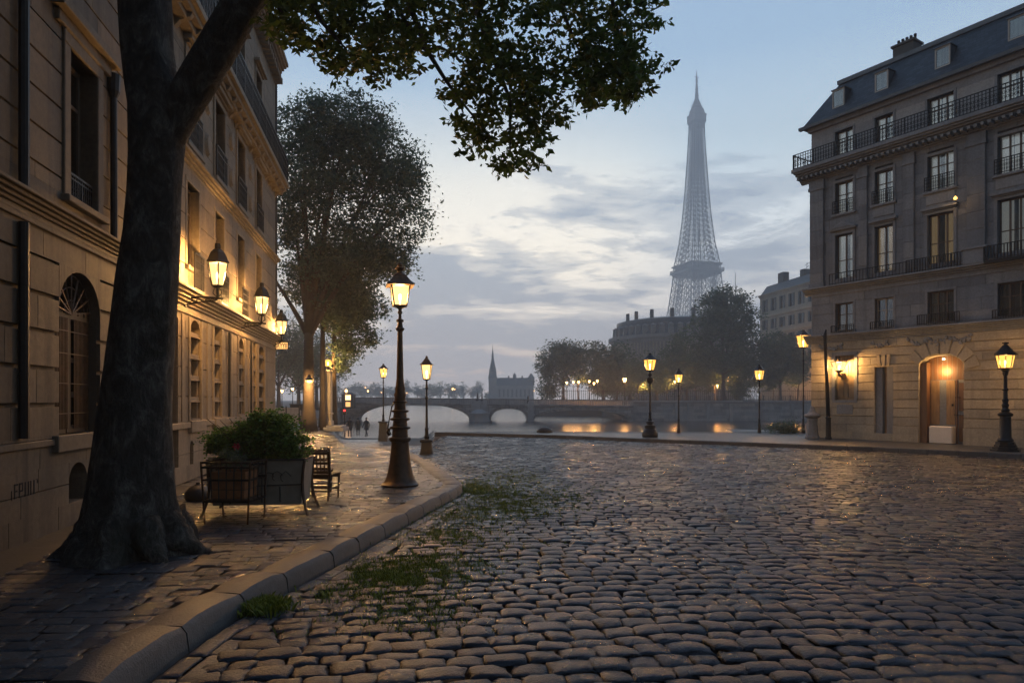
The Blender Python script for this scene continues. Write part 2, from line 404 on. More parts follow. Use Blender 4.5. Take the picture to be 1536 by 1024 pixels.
# ---------------------------------------------------------------- cobbles (one mesh per surface, every stone modelled)
def stones(name, mat, rows, hgt, gap, res_fn, mask_fn, z_fn, dome=1.0, jit=1.0, seedv=1):
    """rows: iterable of (list of (cx, cy, half length, half width, angle))."""
    rg = np.random.default_rng(seedv)
    st = np.array([s for s in rows], float)
    keep = mask_fn(st[:, 0], st[:, 1]); st = st[keep]
    allV, allF, allT = [], [], []; off = 0
    lod = res_fn(st[:, 0], st[:, 1])
    for L in np.unique(lod):
        s = st[lod == L]; n = len(s)
        gu = np.array([-1, -.965, -.86, -.5, 0, .5, .86, .965, 1]) if L == 2 else (np.array([-1, -.93, -.7, .7, .93, 1]) if L == 1 else np.array([-1, -.86, .86, 1]))
        gv = gu; nu = nv = len(gu)
        U, W = np.meshgrid(gu, gv); U = U.ravel(); W = W.ravel()
        m = nu * nv
        # rounded-rectangle outline
        e = 0.07
        Ux = U * np.sqrt(1 - e * W ** 2); Wy = W * np.sqrt(1 - e * U ** 2)
        p = 7.0
        D = (1 - np.abs(U) ** p) * (1 - np.abs(W) ** p)
        D = np.maximum(D, 0) ** 0.34
        a = s[:, 4] + rg.normal(0, 0.035 * jit, n)
        hl = s[:, 2] * (1 + rg.normal(0, .05 * jit, n)) - gap; hw = s[:, 3] * (1 + rg.normal(0, .05 * jit, n)) - gap
        tx = rg.normal(0, 0.016 * jit, n); ty = rg.normal(0, 0.016 * jit, n); dz = rg.normal(0, 0.0045 * jit, n)
        # trapezoid/skew so that no two outlines match
        sk = rg.normal(0, 0.10 * jit, n)[:, None]; tp = rg.normal(0, 0.08 * jit, n)[:, None]
        lx = hl[:, None] * Ux[None] * (1 + tp * W[None]) + sk * hw[:, None] * W[None]
        ly = hw[:, None] * Wy[None] * (1 + rg.normal(0, .07 * jit, n)[:, None] * U[None])
        if L >= 1:
            lx = lx + rg.normal(0, 0.006 * jit, (n, m)); ly = ly + rg.normal(0, 0.006 * jit, (n, m))
        hs = hgt * (1 + rg.normal(0, .2 * jit, n))[:, None]
        # domes whose tops wander off-centre
        ox = rg.normal(0, .25, n)[:, None]; oy = rg.normal(0, .25, n)[:, None]
        lz = (D[None] - 1) * hs * dome - 0.0045 * dome * ((U[None] - ox) ** 2 + (W[None] - oy) ** 2) + tx[:, None] * lx + ty[:, None] * ly + dz[:, None]
        if L >= 1: lz = lz + rg.normal(0, .0026, (n, m))
        ca, sa = np.cos(a)[:, None], np.sin(a)[:, None]
        X = s[:, 0:1] + lx * ca - ly * sa; Y = s[:, 1:2] + lx * sa + ly * ca
        Z = z_fn(s[:, 0], s[:, 1])[:, None] + lz
        allV.append(np.stack([X, Y, Z], -1).reshape(-1, 3))
        q = np.array([(j * nu + i, j * nu + i + 1, (j + 1) * nu + i + 1, (j + 1) * nu + i) for j in range(nv - 1) for i in range(nu - 1)])
        allF.append((q[None] + (np.arange(n) * m)[:, None, None]).reshape(-1, 4) + off); off += n * m
        allT.append(np.repeat(np.clip(rg.normal(.47, .2, n) + (rg.random(n) < .05) * .35, 0, 1), m))
    return np_mesh(name, np.concatenate(allV), np.concatenate(allF), mat, tone=np.concatenate(allT), smooth=True)

CX, CY = 2.6, -15.0     # the setts are laid in wide arcs round this point
rg = np.random.default_rng(3)
rows = []
r = 14.0
while r < 50:
    w = 0.185 * (1 + rg.normal(0, .06)); r += w
    th = -1.3 + rg.uniform(0, .02)
    while th < 1.3:
        ln = 0.255 * (1 + rg.normal(0, .16)); ln = max(.17, ln)
        th += ln / r
        wob = 0.09 * math.sin(th * 9 + r * .35) + .05 * math.sin(th * 23 + r)
        rr = r + wob
        rows.append((CX + rr * math.sin(th - ln / r / 2), CY + rr * math.cos(th - ln / r / 2), ln / 2, w / 2, -(th - ln / r / 2)))
def road_mask(x, y):
    k = x / np.maximum(y, .1)
    ok = (y > -2) & (np.abs(k) < 1.35) | ((y > -2) & (y < 5) & (np.abs(x) < 5))
    ok &= ~inside_pavement(x, y, -0.30)            # a gutter strip runs along the kerb
    ok &= ~right_pavement(x, y, -0.25)
    ok &= y < np.where(k < -0.12, 64, 33.4)
    ok &= ~((y > 27.6) & (k < -0.20))
    return ok
def lod_fn(x, y): return np.where(y < 9, 2, np.where(y < 19, 1, 0))
road = stones('road', 'cobble', rows, 0.028, 0.002, lod_fn, road_mask, lambda x, y: ROADZ - drop(x, y) + 0.006, seedv=5)
kind(road, 'structure')
# pavement setts: long flat courses running up to the kerb
rows = []
y = -3.0
while y < 46:
    w = 0.17 * (1 + rg.normal(0, .07)); y += w
    x = -24.0 if y > 24 else -9.5 + rg.uniform(0, .3)
    while x < -0.6:
        ln = max(.15, .27 * (1 + rg.normal(0, .2))) * (1 if y < 20 else 1.6); x += ln
        yy = y + .10 * (x + 4) + 0.05 * math.sin(x * 1.3 + y * .4)
        rows.append((x - ln / 2, yy, ln / 2, w / 2, .10))
def pav_mask(x, y):
    face = -4.288 - .178 * y + .05
    k = x / np.maximum(y, .1)
    return (inside_pavement(x, y, 0.33) | ((y > 27.4) & (k < -0.20))) & ((x > face) | (y > 24.6)) & (y > -1) & (k < -.05)
pav = stones('pavement', 'sett', rows, 0.016, 0.0015, lambda x, y: np.where(y < 13, 1, 0), pav_mask, lambda x, y: -drop(x, y) + 0.004, dome=.45, jit=.6, seedv=8)
kind(pav, 'structure')
# gutter course along the kerb foot
rows = []
L = KO - NRM * 0.13
d = np.r_[0, np.cumsum(np.hypot(*np.diff(L, axis=0).T))]; t = 0
for lane in (0.0, 0.155):
    t = rg.uniform(0, .2)
    while t < d[-1] - .3:
        ln = max(.2, .36 * (1 + rg.normal(0, .2)))
        c = t + ln / 2; i = int(np.searchsorted(d, c)); i = min(i, len(L) - 1)
        pt = L[i] - NRM[i] * lane
        rows.append((pt[0], pt[1], ln / 2, .077, math.atan2(tg[i, 1], tg[i, 0]))); t += ln
gut = stones('gutter', 'sett', rows, 0.03, 0.006, lambda x, y: np.where(y < 13, 1, 0), lambda x, y: y > -1, lambda x, y: ROADZ - drop(x, y) + .004, dome=.5, jit=.5, seedv=9)
kind(gut, 'structure')
# kerb stones
mb = MB()
d = np.r_[0, np.cumsum(np.hypot(*np.diff(KO, axis=0).T))]; t = 0.2
while t < d[-1] - .5:
    ln = random.uniform(.62, 1.0) if not (19 < t < 24) else random.uniform(.45, .6)
    a, b = t + .009, t + ln - .009
    n = 4; prof = [(0.0, -.3), (0.035, -.02), (0.075, .028), (.20, .036), (.36, .03), (.405, .005), (.405, -.3)]
    dz = random.uniform(-.008, .008); vs = []
    for i in range(n + 1):
        s_ = a + (b - a) * i / n
        p = np.array([np.interp(s_, d, KO[:, 0]), np.interp(s_, d, KO[:, 1])]); nn = np.array([np.interp(s_, d, NRM[:, 0]), np.interp(s_, d, NRM[:, 1])])
        pinch = .02 if i in (0, n) else 0
        for o_, z_ in prof:
            q = p + nn * o_
            vs.append((q[0], q[1], z_ + dz - (pinch if z_ > -.1 else 0) + random.uniform(-.009, .005) - float(drop(q[0], q[1]))))
    m_ = len(prof); f_ = [(i * m_ + j, (i + 1) * m_ + j, (i + 1) * m_ + j + 1, i * m_ + j + 1) for i in range(n) for j in range(m_ - 1)]
    f_ += [tuple(range(m_)), tuple(range((n + 1) * m_ - 1, n * m_ - 1, -1))]
    mb.add(vs, f_, random.uniform(.2, .9)); t += ln
kind(mb.build('kerb', 'kerb_granite', smooth=True), 'structure')
# right-hand pavement with its kerb
mb = MB(); RKs = resample(RK, 60)
for i in range(59):
    a, b = RKs[i], RKs[i + 1]; dd = (b - a) / np.linalg.norm(b - a); nn = np.array([-dd[1], dd[0]])
    if nn[1] < 0: nn = -nn
    a2 = a + dd * .006; b2 = b - dd * .006
    tone = random.uniform(.2, .9)
    pts = [(*a2, -.25), (*b2, -.25), (*(b2 + nn * .3), -.25), (*(a2 + nn * .3), -.25), (*a2, .0), (*b2, .0), (*(b2 + nn * .3), .004), (*(a2 + nn * .3), .004)]
    mb.add(pts, [(0, 3, 2, 1), (4, 5, 6, 7), (0, 1, 5, 4), (1, 2, 6, 5), (2, 3, 7, 6), (3, 0, 4, 7)], tone)
kind(mb.build('far_kerb', 'kerb_granite', bevel=.015), 'structure')
V, fq = [], []
for i in range(60):
    p = RKs[i]; V += [(p[0] + .2, p[1] + .25, -.004), (max(p[0] + 12, 10) if p[1] < 20 else p[0], 33.6 if p[0] < 12 else max(p[1] + 14, 33.6), -.004)]
for i in range(59): fq.append((2 * i, 2 * i + 2, 2 * i + 3, 2 * i + 1))
m, nt, b = new_mat('flagstones'); MATS['flagstones'] = m
bt = N(nt, 'ShaderNodeTexBrick'); bt.inputs['Scale'].default_value = 1.0; bt.inputs['Brick Width'].default_value = .7; bt.inputs['Row Height'].default_value = .42
bt.inputs['Mortar Size'].default_value = .012; bt.inputs['Color1'].default_value = (.06, .06, .06, 1); bt.inputs['Color2'].default_value = (.09, .088, .084, 1); bt.inputs['Mortar'].default_value = (.02, .02, .02, 1)
tc = nt.nodes.new('ShaderNodeTexCoord'); mp = nt.nodes.new('ShaderNodeMapping'); mp.inputs['Rotation'].default_value = (0, 0, -.6)
nt.links.new(tc.outputs['Object'], mp.inputs[0]); nt.links.new(mp.outputs[0], bt.inputs[0])
nr = ramp(nt, [(.3, (.55,) * 3), (.7, (1.2,) * 3)]); nt.links.new(noise(nt, 3, 6, .65), nr.inputs[0])
nt.links.new(mixc(nt, bt.outputs[0], nr.outputs[0], 1.0, 'MULTIPLY'), b.inputs['Base Color']); b.inputs['Roughness'].default_value = .42
bump(nt, b, mth(nt, 'ADD', mth(nt, 'MULTIPLY', bt.outputs[1], -1.0), mth(nt, 'MULTIPLY', noise(nt, 30, 4), .4)), .5, .02)
kind(np_mesh('far_pavement', V, fq, 'flagstones'), 'structure')

# ---------------------------------------------------------------- grass and moss between the stones
patches = [(735, 738, 55, 16, 700), (760, 760, 70, 22, 700), (690, 770, 60, 20, 300), (640, 850, 95, 22, 700), (600, 865, 50, 16, 600), (660, 805, 60, 14, 250), (392, 912, 30, 9, 420), (520, 885, 60, 14, 160), (710, 730, 25, 12, 300), (560, 860, 40, 20, 260), (590, 925, 120, 30, 110), (820, 745, 90, 24, 500), (770, 715, 60, 14, 400), (700, 800, 110, 40, 300), (620, 900, 90, 40, 200)]
V, T = [], []
for (u, v, ru, rv, n) in patches:
    for _ in range(int(n * 2.2)):
        uu = u + random.gauss(0, .5) * ru; vv = v + random.gauss(0, .5) * rv
        if vv < 640: continue
        y_ = (HC - ROADZ) * F / (vv - HV); x_ = gx(uu, y_)
        if inside_pavement(x_, y_, -.02): continue
        for _ in range(4):
            bx, by = x_ + random.gauss(0, .03), y_ + random.gauss(0, .03)
            h = (random.uniform(.022, .04) if random.random() < .85 else random.uniform(.04, .075)) if v != 912 else random.uniform(.05, .12)
            a = random.uniform(0, 2 * PI); l = random.uniform(.2, .9) * h; w = random.uniform(.004, .009)
            dx, dy = math.cos(a), math.sin(a); z0 = ROADZ - .022 - float(drop(bx, by))
            V += [(bx - dy * w, by + dx * w, z0), (bx + dy * w, by - dx * w, z0), (bx + dx * l * .5 + dy * w * .7, by + dy * l * .5 - dx * w * .7, z0 + h * .7), (bx + dx * l, by + dy * l, z0 + h)]
            T += [random.random()] * 4
V = np.array(V); kind(np_mesh('grass', V, np.arange(len(V)).reshape(-1, 4), 'grass_blade', tone=T), 'stuff')
# earth strip along the foot of the left facade, with weeds
mb = MB(); vs, fs = [], []
for i in range(60):
    y_ = 1 + i * .2; fx = -4.288 - .178 * y_
    for j in range(5):
        vs.append((fx + j * .14, y_, .035 * (1 - j / 4) + .012 + random.uniform(-.006, .012) - (.03 if j == 4 else 0)))
for i in range(59):
    for j in range(4): fs.append((i * 5 + j, i * 5 + j + 1, (i + 1) * 5 + j + 1, (i + 1) * 5 + j))
mb.add(vs, fs); kind(mb.build('earth_strip', 'joint_earth', smooth='all'), 'structure')
SKY_S, SUN_S, HAZE_D = 1.9, 0.06, 0.0015
# ---------------------------------------------------------------- facade tools (x = along the wall, -y = out of it)
def wall_pieces(mb, s0, s1, z0, z1, course, blen, opens, y=0.0, proud=0.035, gap=0.03, back=0.3, vgap=0.008, joint=True):
    """block courses with real recessed joints round the openings; opens = [(s0,s1,z0,z1)]"""
    n = max(1, round((z1 - z0) / course)); ch = (z1 - z0) / n
    for i in range(n):
        a, b = z0 + i * ch, z0 + (i + 1) * ch
        cuts = sorted({a, b} | {z for o in opens for z in (o[2], o[3]) if a < z < b})
        for ca, cb in zip(cuts[:-1], cuts[1:]):
            mid = (ca + cb) / 2
            iv = [(s0, s1)]
            for o in opens:
                if o[2] < mid < o[3]:
                    nv = []
                    for p, q in iv:
                        if o[1] <= p or o[0] >= q: nv.append((p, q)); continue
                        if o[0] > p: nv.append((p, o[0]))
                        if o[1] < q: nv.append((o[1], q))
                    iv = nv
            for p, q in iv:
                mb.box(p, q, y + .001, y + back, ca, cb, .3)
                if not joint: continue
                lo = ca + (gap / 2 if ca == a else 0); hi = cb - (gap / 2 if cb == b else 0)
                x = p + (0 if (i % 2 == 0) else -blen / 2)
                while x < q - .01:
                    e = x + blen * random.uniform(.85, 1.15)
                    if q - e < blen * .3: e = q
                    pa, pb = max(x, p), min(e, q)
                    if pb - pa > .03:
                        mb.box(pa + (vgap if pa > p + .001 else 0), pb - (vgap if pb < q - .001 else 0), y - proud, y + .0005, lo, hi, min(1, max(0, random.gauss(.5, .17))))
                    x = e
def arch_poly(s0, s1, zs, rise, ztop, n=14):
    c = (s0 + s1) / 2; h = (s1 - s0) / 2
    arc = [(c + h * math.cos(PI - PI * k / n), zs + rise * math.sin(PI * k / n)) for k in range(n + 1)]
    return [[(s0, ztop)] + arc[:n // 2 + 1] + [(c, ztop)], [(c, ztop)] + arc[n // 2:] + [(s1, ztop)]]
def arch_fill(mb, s0, s1, zs, rise, ztop, y0, y1, tone=.5):
    c = (s0 + s1) / 2; h = (s1 - s0) / 2; n = 14
    for k in range(n):     # one wedge per step, so that the arch shows its voussoirs
        a, b = PI - PI * k / n, PI - PI * (k + 1) / n
        p = (c + h * math.cos(a), zs + rise * math.sin(a)); q = (c + h * math.cos(b), zs + rise * math.sin(b))
        mb.prism([p, q, (q[0], ztop), (p[0], ztop)], y0, y1, 'y', tone + random.uniform(-.15, .15))
def railing(mb, s0, s1, y, z0, z1, step=.11, w=.014, mid=True, scroll=False):
    mb.box(s0, s1, y - .018, y + .018, z1 - .03, z1); mb.box(s0, s1, y - .014, y + .014, z0 + .03, z0 + .055)
    if mid: mb.box(s0, s1, y - .01, y + .01, z0 + (z1 - z0) * .78, z0 + (z1 - z0) * .78 + .02)
    n = max(2, int((s1 - s0) / step))
    for i in range(n + 1):
        x = s0 + (s1 - s0) * i / n; ww = w * (1.8 if i % 8 == 0 else 1)
        mb.box(x - ww / 2, x + ww / 2, y - ww / 2, y + ww / 2, z0, z1 - .02)
        if scroll and i < n:
            xc = x + (s1 - s0) / n / 2; r = (s1 - s0) / n * .34
            for zz in (z0 + (z1 - z0) * .3, z0 + (z1 - z0) * .55):
                pts = [(xc + r * math.cos(t), y, zz + r * 1.3 * math.sin(t)) for t in [k * PI / 3 for k in range(7)]]
                mb.tube(pts, w * .45, 4, False)
def window(par, s0, s1, z0, z1, y=.16, cols=2, trans=(.6,), frame='frame_brown', curtain='curtain_cloth', lit=False, bar=.045, glass='glass', arch=0.0):
    mb = MB(); b = bar
    mb.box(s0, s0 + b, y, y + .05, z0, z1); mb.box(s1 - b, s1, y, y + .05, z0, z1)
    mb.box(s0 + b, s1 - b, y, y + .05, z0, z0 + b); mb.box(s0 + b, s1 - b, y, y + .05, z1 - b, z1)
    for i in range(1, cols):
        x = s0 + (s1 - s0) * i / cols; mb.box(x - b * .6, x + b * .6, y - .008, y + .045, z0 + b, z1 - b)
    for t in trans:
        z = z0 + (z1 - z0) * t; mb.box(s0 + b, s1 - b, y + .004, y + .04, z - b * .4, z + b * .4)
    w = mb.build('window', frame, par)
    MB().box(s0 + .01, s1 - .01, y + .02, y + .026, z0 + .01, z1 - .01).build('pane', glass, w)
    if curtain:
        cb = MB()
        def cloth(a, c):
            n = max(4, int((c - a) / .035)); vs = []
            for i in range(n + 1):
                x = a + (c - a) * i / n; yy = y + .10 + .018 * math.sin(i * 1.9 + a * 7)
                vs += [(x, yy, z0 + .02), (x, yy, z1 - .02)]
            cb.add(vs, [(2 * i, 2 * i + 2, 2 * i + 3, 2 * i + 1) for i in range(n)])
        g = random.uniform(.04, .3) * (s1 - s0); m_ = (s0 + s1) / 2 + random.uniform(-.1, .1) * (s1 - s0)
        cloth(s0, m_ - g / 2); cloth(m_ + g / 2, s1)
        cb.build('curtain', 'lit_curtain' if lit else curtain, w, smooth='all')
    return w
def surround(mb, s0, s1, z0, z1, w=.14, out=.05, sill=True, hood=None):
    mb.box(s0 - w, s0, -out, .18, z0, z1); mb.box(s1, s1 + w, -out, .18, z0, z1)
    mb.box(s0 - w, s1 + w, -out - .003, .18, z1, z1 + w)
    if sill: mb.box(s0 - w - .04, s1 + w + .04, -out - .07, .18, z0 - .09, z0)
    if hood == 'flat': mb.box(s0 - w - .08, s1 + w + .08, -out - .14, .1, z1 + w + .05, z1 + w + .15); mb.box(s0 - w, s1 + w, -out - .06, .1, z1 + w, z1 + w + .05)
    if hood == 'ped':
        mb.box(s0 - w - .08, s1 + w + .08, -out - .12, .1, z1 + w + .06, z1 + w + .12)
        c = (s0 + s1) / 2; mb.prism([(s0 - w - .1, z1 + w + .12), (s1 + w + .1, z1 + w + .12), (c, z1 + w + .42)], -out - .14, .1, 'y')
        mb.prism([(s0 - w + .08, z1 + w + .15), (s1 + w - .08, z1 + w + .15), (c, z1 + w + .34)], -out - .16, -out - .12, 'y', .2)
def cornice(mb, s0, s1, z0, z1, out, steps=4, tone=.5, back=.1):
    for i in range(steps):
        a = z0 + (z1 - z0) * i / steps; b = z0 + (z1 - z0) * (i + 1) / steps
        mb.box(s0, s1, -out * ((i + 1) / steps) ** 1.3, back, a, b, tone)

# ================================================================ left: near townhouse (A) and the lamp-lit one (B)
ROT_L = math.atan2(.985, -.175)
bA = thing('stone_townhouse', 'near stone townhouse with banded blocks and an arched grille window behind the big trunk', 'building', (-5.58, 7.26, 0), ROT_L)
G_O = (1.2, 2.4, 1.24, 3.42); F_O = (1.48, 2.3, 4.33, 6.3); V_O = (1.46, 1.98, .33, .86); B_S1 = 4.25
opA = [G_O, F_O, V_O, (-3.6, -2.4, 1.24, 3.42), (-3.4, -2.5, 4.33, 6.3)]
mb = MB()
wall_pieces(mb, -14, B_S1, 0, 1.18, .59, 1.15, opA, gap=.012, proud=.05, vgap=.005)
wall_pieces(mb, -14, B_S1, 1.18, 3.86, .447, 1.3, opA, gap=.055, proud=.05, vgap=.004)
wall_pieces(mb, -14, B_S1, 4.08, 9.4, .46, 1.5, opA, gap=.03, proud=.035, vgap=.004)
wall_pieces(mb, -14, B_S1, 9.4, 13.6, .6, 1.5, [], gap=.012, proud=.02)
for o in ((1.2, 2.4), (-3.6, -2.4)): arch_fill(mb, o[0], o[1], 2.85, .55, 3.425, -.052, .3)
arch_fill(mb, 1.46, 1.98, .62, .23, .865, -.052, .3)
mb.build('wall', 'limestone_dimmed', bA, bevel=.008)
mb = MB(); cornice(mb, -14, B_S1, 3.86, 4.08, .2, 5); mb.box(-14, B_S1, -.05, .1, 3.8, 3.86); mb.box(-14, B_S1, -.09, .1, 3.74, 3.8); mb.build('string_course', 'limestone_dimmed_trim', bA, bevel=.008)
MB().box(-14, B_S1, -.085, .1, 1.12, 1.2).build('plinth_course', 'limestone_dimmed_trim', bA, bevel=.008)
mb = MB(); cornice(mb, -14, B_S1, 13.2, 13.7, .6, 5); mb.build('eave_cornice', 'limestone_dimmed_trim', bA, bevel=.008)
mb = MB(); surround(mb, 1.48, 2.3, 4.33, 6.3, .17, .07, True, None); mb.box(1.31, 2.47, -.09, .1, 6.46, 6.48); mb.box(1.1, 2.68, -.1, .1, 6.47, 6.62); mb.box(1.0, 2.78, -.2, .1, 6.62, 6.72); mb.box(1.05, 2.73, -.16, .1, 6.72, 6.80)
mb.build('window_surround', 'limestone_dimmed_trim', bA, bevel=.01)
MB().box(1.02, 2.58, -.13, .2, 1.03, 1.24).build('window_sill', 'limestone_dimmed_trim', bA, bevel=.01)
MB().box(-14, B_S1, .34, 8, 0, 13.6).build('core', 'dark_inside', bA)
w = window(bA, 1.48, 2.3, 4.33, 6.3, .17, 2, (.72,), 'frame_brown', 'curtain_cloth', bar=.06)
window(bA, -3.4, -2.5, 4.33, 6.3, .17, 2, (.72,), 'frame_brown', 'curtain_cloth', bar=.06)
mb = MB(); railing(mb, 1.48, 2.3, .02, 4.34, 4.72, .06, .012, True, True); mb.build('window_guard', 'dark_iron', bA)
# arched ground-floor window: timber leaves behind an iron fanlight grille
for x0 in (1.2, -3.6):
    mb = MB(); x1 = x0 + 1.2; xc = x0 + .6
    for a, b in ((x0, x0 + .07), (xc - .055, xc + .055), (x1 - .07, x1)): mb.box(a, b, .1, .18, 1.24, 3.0)
    mb.box(x0, x1, .11, .17, 1.24, 1.34); mb.box(x0, x1, .09, .18, 2.78, 2.9); mb.box(x0, x1, .112, .165, 1.72, 1.8); mb.box(x0, x1, .112, .165, 2.2, 2.26)
    w = mb.build('arched_window', 'dark_wood', bA)
    MB().box(x0, x1, .19, .2, 1.24, 3.4).build('pane', 'glass_dark', w)
    g = MB()
    for k in range(1, 12):
        for half in (0, 1):
            xx = x0 + .07 + half * .59 + (0.47) * k / 12
            if k < 12: g.box(xx - .006, xx + .006, .07, .082, 1.3, 2.78)
    for k in range(9):
        t = PI * (k + .5) / 9; g.bar((xc, .07, 2.84), (xc + .58 * math.cos(t), .07, 2.84 + .53 * math.sin(t)), .02)
    for rr in (.2, .38, .56):
        g.tube([(xc + rr * math.cos(PI * k / 14), .07, 2.84 + rr * .95 * math.sin(PI * k / 14)) for k in range(15)], .011, 4)
    for zz in (1.5, 1.9, 2.3, 2.6): g.box(x0 + .07, x1 - .07, .066, .08, zz, zz + .012)
    g.build('grille', 'rust_iron', w)
MB().box(1.5, 1.95, .22, .24, .33, .86).build('vent_panel', 'dark_inside', bA)
mb = MB(); mb.tube([(2.76, -.09, 6.5), (2.76, -.1, 4.1)], .05, 10); mb.lathe([(6.2, .05), (6.3, .09), (6.55, .1), (6.56, .02)], 10, (2.76, -.09)); mb.build('pipe_shade_strip', 'dark_iron', bA)  # dark tube standing in for a shaded recess strip
mb = MB(); mb.tube([(.28, -.1, 13), (.28, -.1, 4.1)], .055, 10); mb.tube([(.28, -.1, 3.7), (.28, -.1, 1.25)], .055, 10); mb.build('pipe_shade_strip', 'dark_iron', bA)  # second dark tube, also in place of a shadowy recess strip
# letters cut into a plinth block
mb = MB(); z0_, h_ = .58, .165
def stroke(a, b, w=.022): mb.prism([(a[0] - w / 2, a[1]), (a[0] + w / 2, a[1]), (b[0] + w / 2, b[1]), (b[0] - w / 2, b[1])], -.0535, -.049, 'y')
def hstroke(x0, x1, z, w=.02): mb.box(x0, x1, -.0535, -.049, z - w / 2, z + w / 2)
x = .13; stroke((x, z0_ - .01), (x, z0_ + h_ * .6), .014)
x = .19; stroke((x, z0_), (x, z0_ + h_)); hstroke(x, x + .07, z0_ + h_ - .01); hstroke(x, x + .055, z0_ + h_ * .5); hstroke(x, x + .04, z0_ + .01, .012)
x = .29; stroke((x, z0_), (x, z0_ + h_)); hstroke(x, x + .07, z0_ + h_ - .01); hstroke(x, x + .07, z0_ + h_ * .45); stroke((x + .065, z0_ + h_ * .45), (x + .065, z0_ + h_), .018); hstroke(x, x + .05, z0_ + .008, .012)
x = .41; stroke((x, z0_), (x, z0_ + h_)); hstroke(x, x + .06, z0_ + .008, .014); stroke((x + .07, z0_), (x + .07, z0_ + h_))
x = .53; stroke((x, z0_), (x, z0_ + h_), .02)
x = .60; stroke((x, z0_), (x, z0_ + h_)); hstroke(x - .02, x + .03, z0_ + .008, .014); stroke((x + .03, z0_ + h_), (x + .075, z0_ + h_ + .01), .02); stroke((x + .075, z0_ + h_ * .72), (x + .075, z0_ + h_), .02)
mb.build('inscription', 'dark_inside', bA)
# roof
mb = MB(); mb.prism([(-.1, 13.7), (1.6, 16.6), (6, 17.0), (8, 13.7)], -14, B_S1, 'x'); mb.build('roof', 'slate', bA)

# ---- building B
bB = thing('stone_townhouse', 'long pale stone townhouse lit by wall lanterns, balcony and deep eave, beyond the trunk', 'building', (-5.58 - .175 * B_S1, 7.26 + .985 * B_S1, 0), ROT_L)
LB = 17.05 - B_S1
bays = [2.75, 4.95, 7.25, 9.75]       # window axes along the wall
gcols = [(2.42, 3.42, 1), (4.3, 5.2, 0), (6.85, 7.75, 1), (8.72, 9.42, 0), (9.6, 10.8, 1)]
opB = []
for a, b, ar in gcols: opB.append((a + .12, b - .12, 1.28, 3.42))
opB.append((1.2, 1.75, .35, 3.3))
opB += [(2.5, 2.75, .32, .84), (4.6, 4.85, .32, .84), (7.3, 7.55, .32, .84)]
for c in bays: opB += [(c - .42, c + .42, 4.45, 6.2), (c - .46, c + .46, 6.98, 8.85), (c - .45, c + .45, 9.75, 11.9)]
mb = MB()
wall_pieces(mb, 0, LB, 0, 1.15, .575, 1.3, opB, gap=.01, proud=.04, vgap=.004)
wall_pieces(mb, 0, LB, 1.15, 3.55, .6, .85, opB, gap=.022, proud=.03, vgap=.008)
wall_pieces(mb, 0, LB, 3.95, 6.5, .51, 1.25, opB, gap=.02, proud=.03, vgap=.008)
wall_pieces(mb, 0, LB, 6.75, 9.2, .49, 1.25, opB, gap=.012, proud=.025, vgap=.006)
wall_pieces(mb, 0, LB, 9.5, 13.3, .54, 1.25, opB, gap=.01, proud=.02, vgap=.006)
for a, b, ar in gcols:
    if ar: arch_fill(mb, a + .12, b - .12, 3.08, .3, 3.425, -.032, .3)
for x0 in (2.5, 4.6, 7.3): arch_fill(mb, x0, x0 + .25, .7, .12, .845, -.042, .3)
mb.build('wall', 'limestone', bB, bevel=.006)
mb = MB()
cornice(mb, 0, LB + .12, 3.55, 3.95, .26, 6); mb.box(0, LB + .02, -.06, .1, 3.44, 3.55); mb.build('string_course', 'limestone_trim', bB, bevel=.008)
MB().box(0, LB + .04, -.1, .1, 1.1, 1.22).build('plinth_course', 'limestone_trim', bB, bevel=.008)
mb = MB(); cornice(mb, 0, LB + .1, 6.5, 6.75, .2, 4); mb.build('string_course', 'limestone_trim', bB, bevel=.008)
mb = MB(); cornice(mb, 0, LB + .22, 13.25, 13.8, .38, 6); mb.box(0, LB + .28, -.44, .1, 13.8, 13.92)
k = .1
while k < LB + .2: mb.box(k, k + .12, -.28, -.02, 13.05, 13.25); k += .3
mb.build('eave_cornice', 'limestone_trim', bB, bevel=.008)
def one_surround(par, mat, *a):
    mb = MB(); surround(mb, *a); return mb.build('window_surround', mat, par, bevel=.008)
for c in bays:
    one_surround(bB, 'limestone_trim', c - .42, c + .42, 4.45, 6.2, .1, .045); one_surround(bB, 'limestone_trim', c - .46, c + .46, 6.98, 8.85, .12, .06, True, 'flat'); one_surround(bB, 'limestone_trim', c - .45, c + .45, 9.75, 11.9, .12, .05, False, 'flat')
for a, b, ar in gcols:
    mb = MB(); mb.box(a, a + .1, -.055, .1, 1.24, 3.42); mb.box(b - .1, b, -.055, .1, 1.24, 3.42)
    mb.box(a - .05, b + .05, -.12, .2, 1.0, 1.24); mb.build('window_surround', 'limestone_trim', bB, bevel=.008)
# pilaster strips and thin dark pipes on the ground floor
for x in (1.95, 3.8, 6.05, 8.2): MB().box(x, x + .2, -.052, .05, 1.24, 3.42, .35).build('pilaster', 'limestone_trim', bB, bevel=.006)
for x in (5.75, 8.45): mb = MB(); mb.tube([(x, -.07, 3.4), (x, -.07, 1.24)], .028, 8); mb.build('pipe_shade_strip', 'dark_iron', bB)
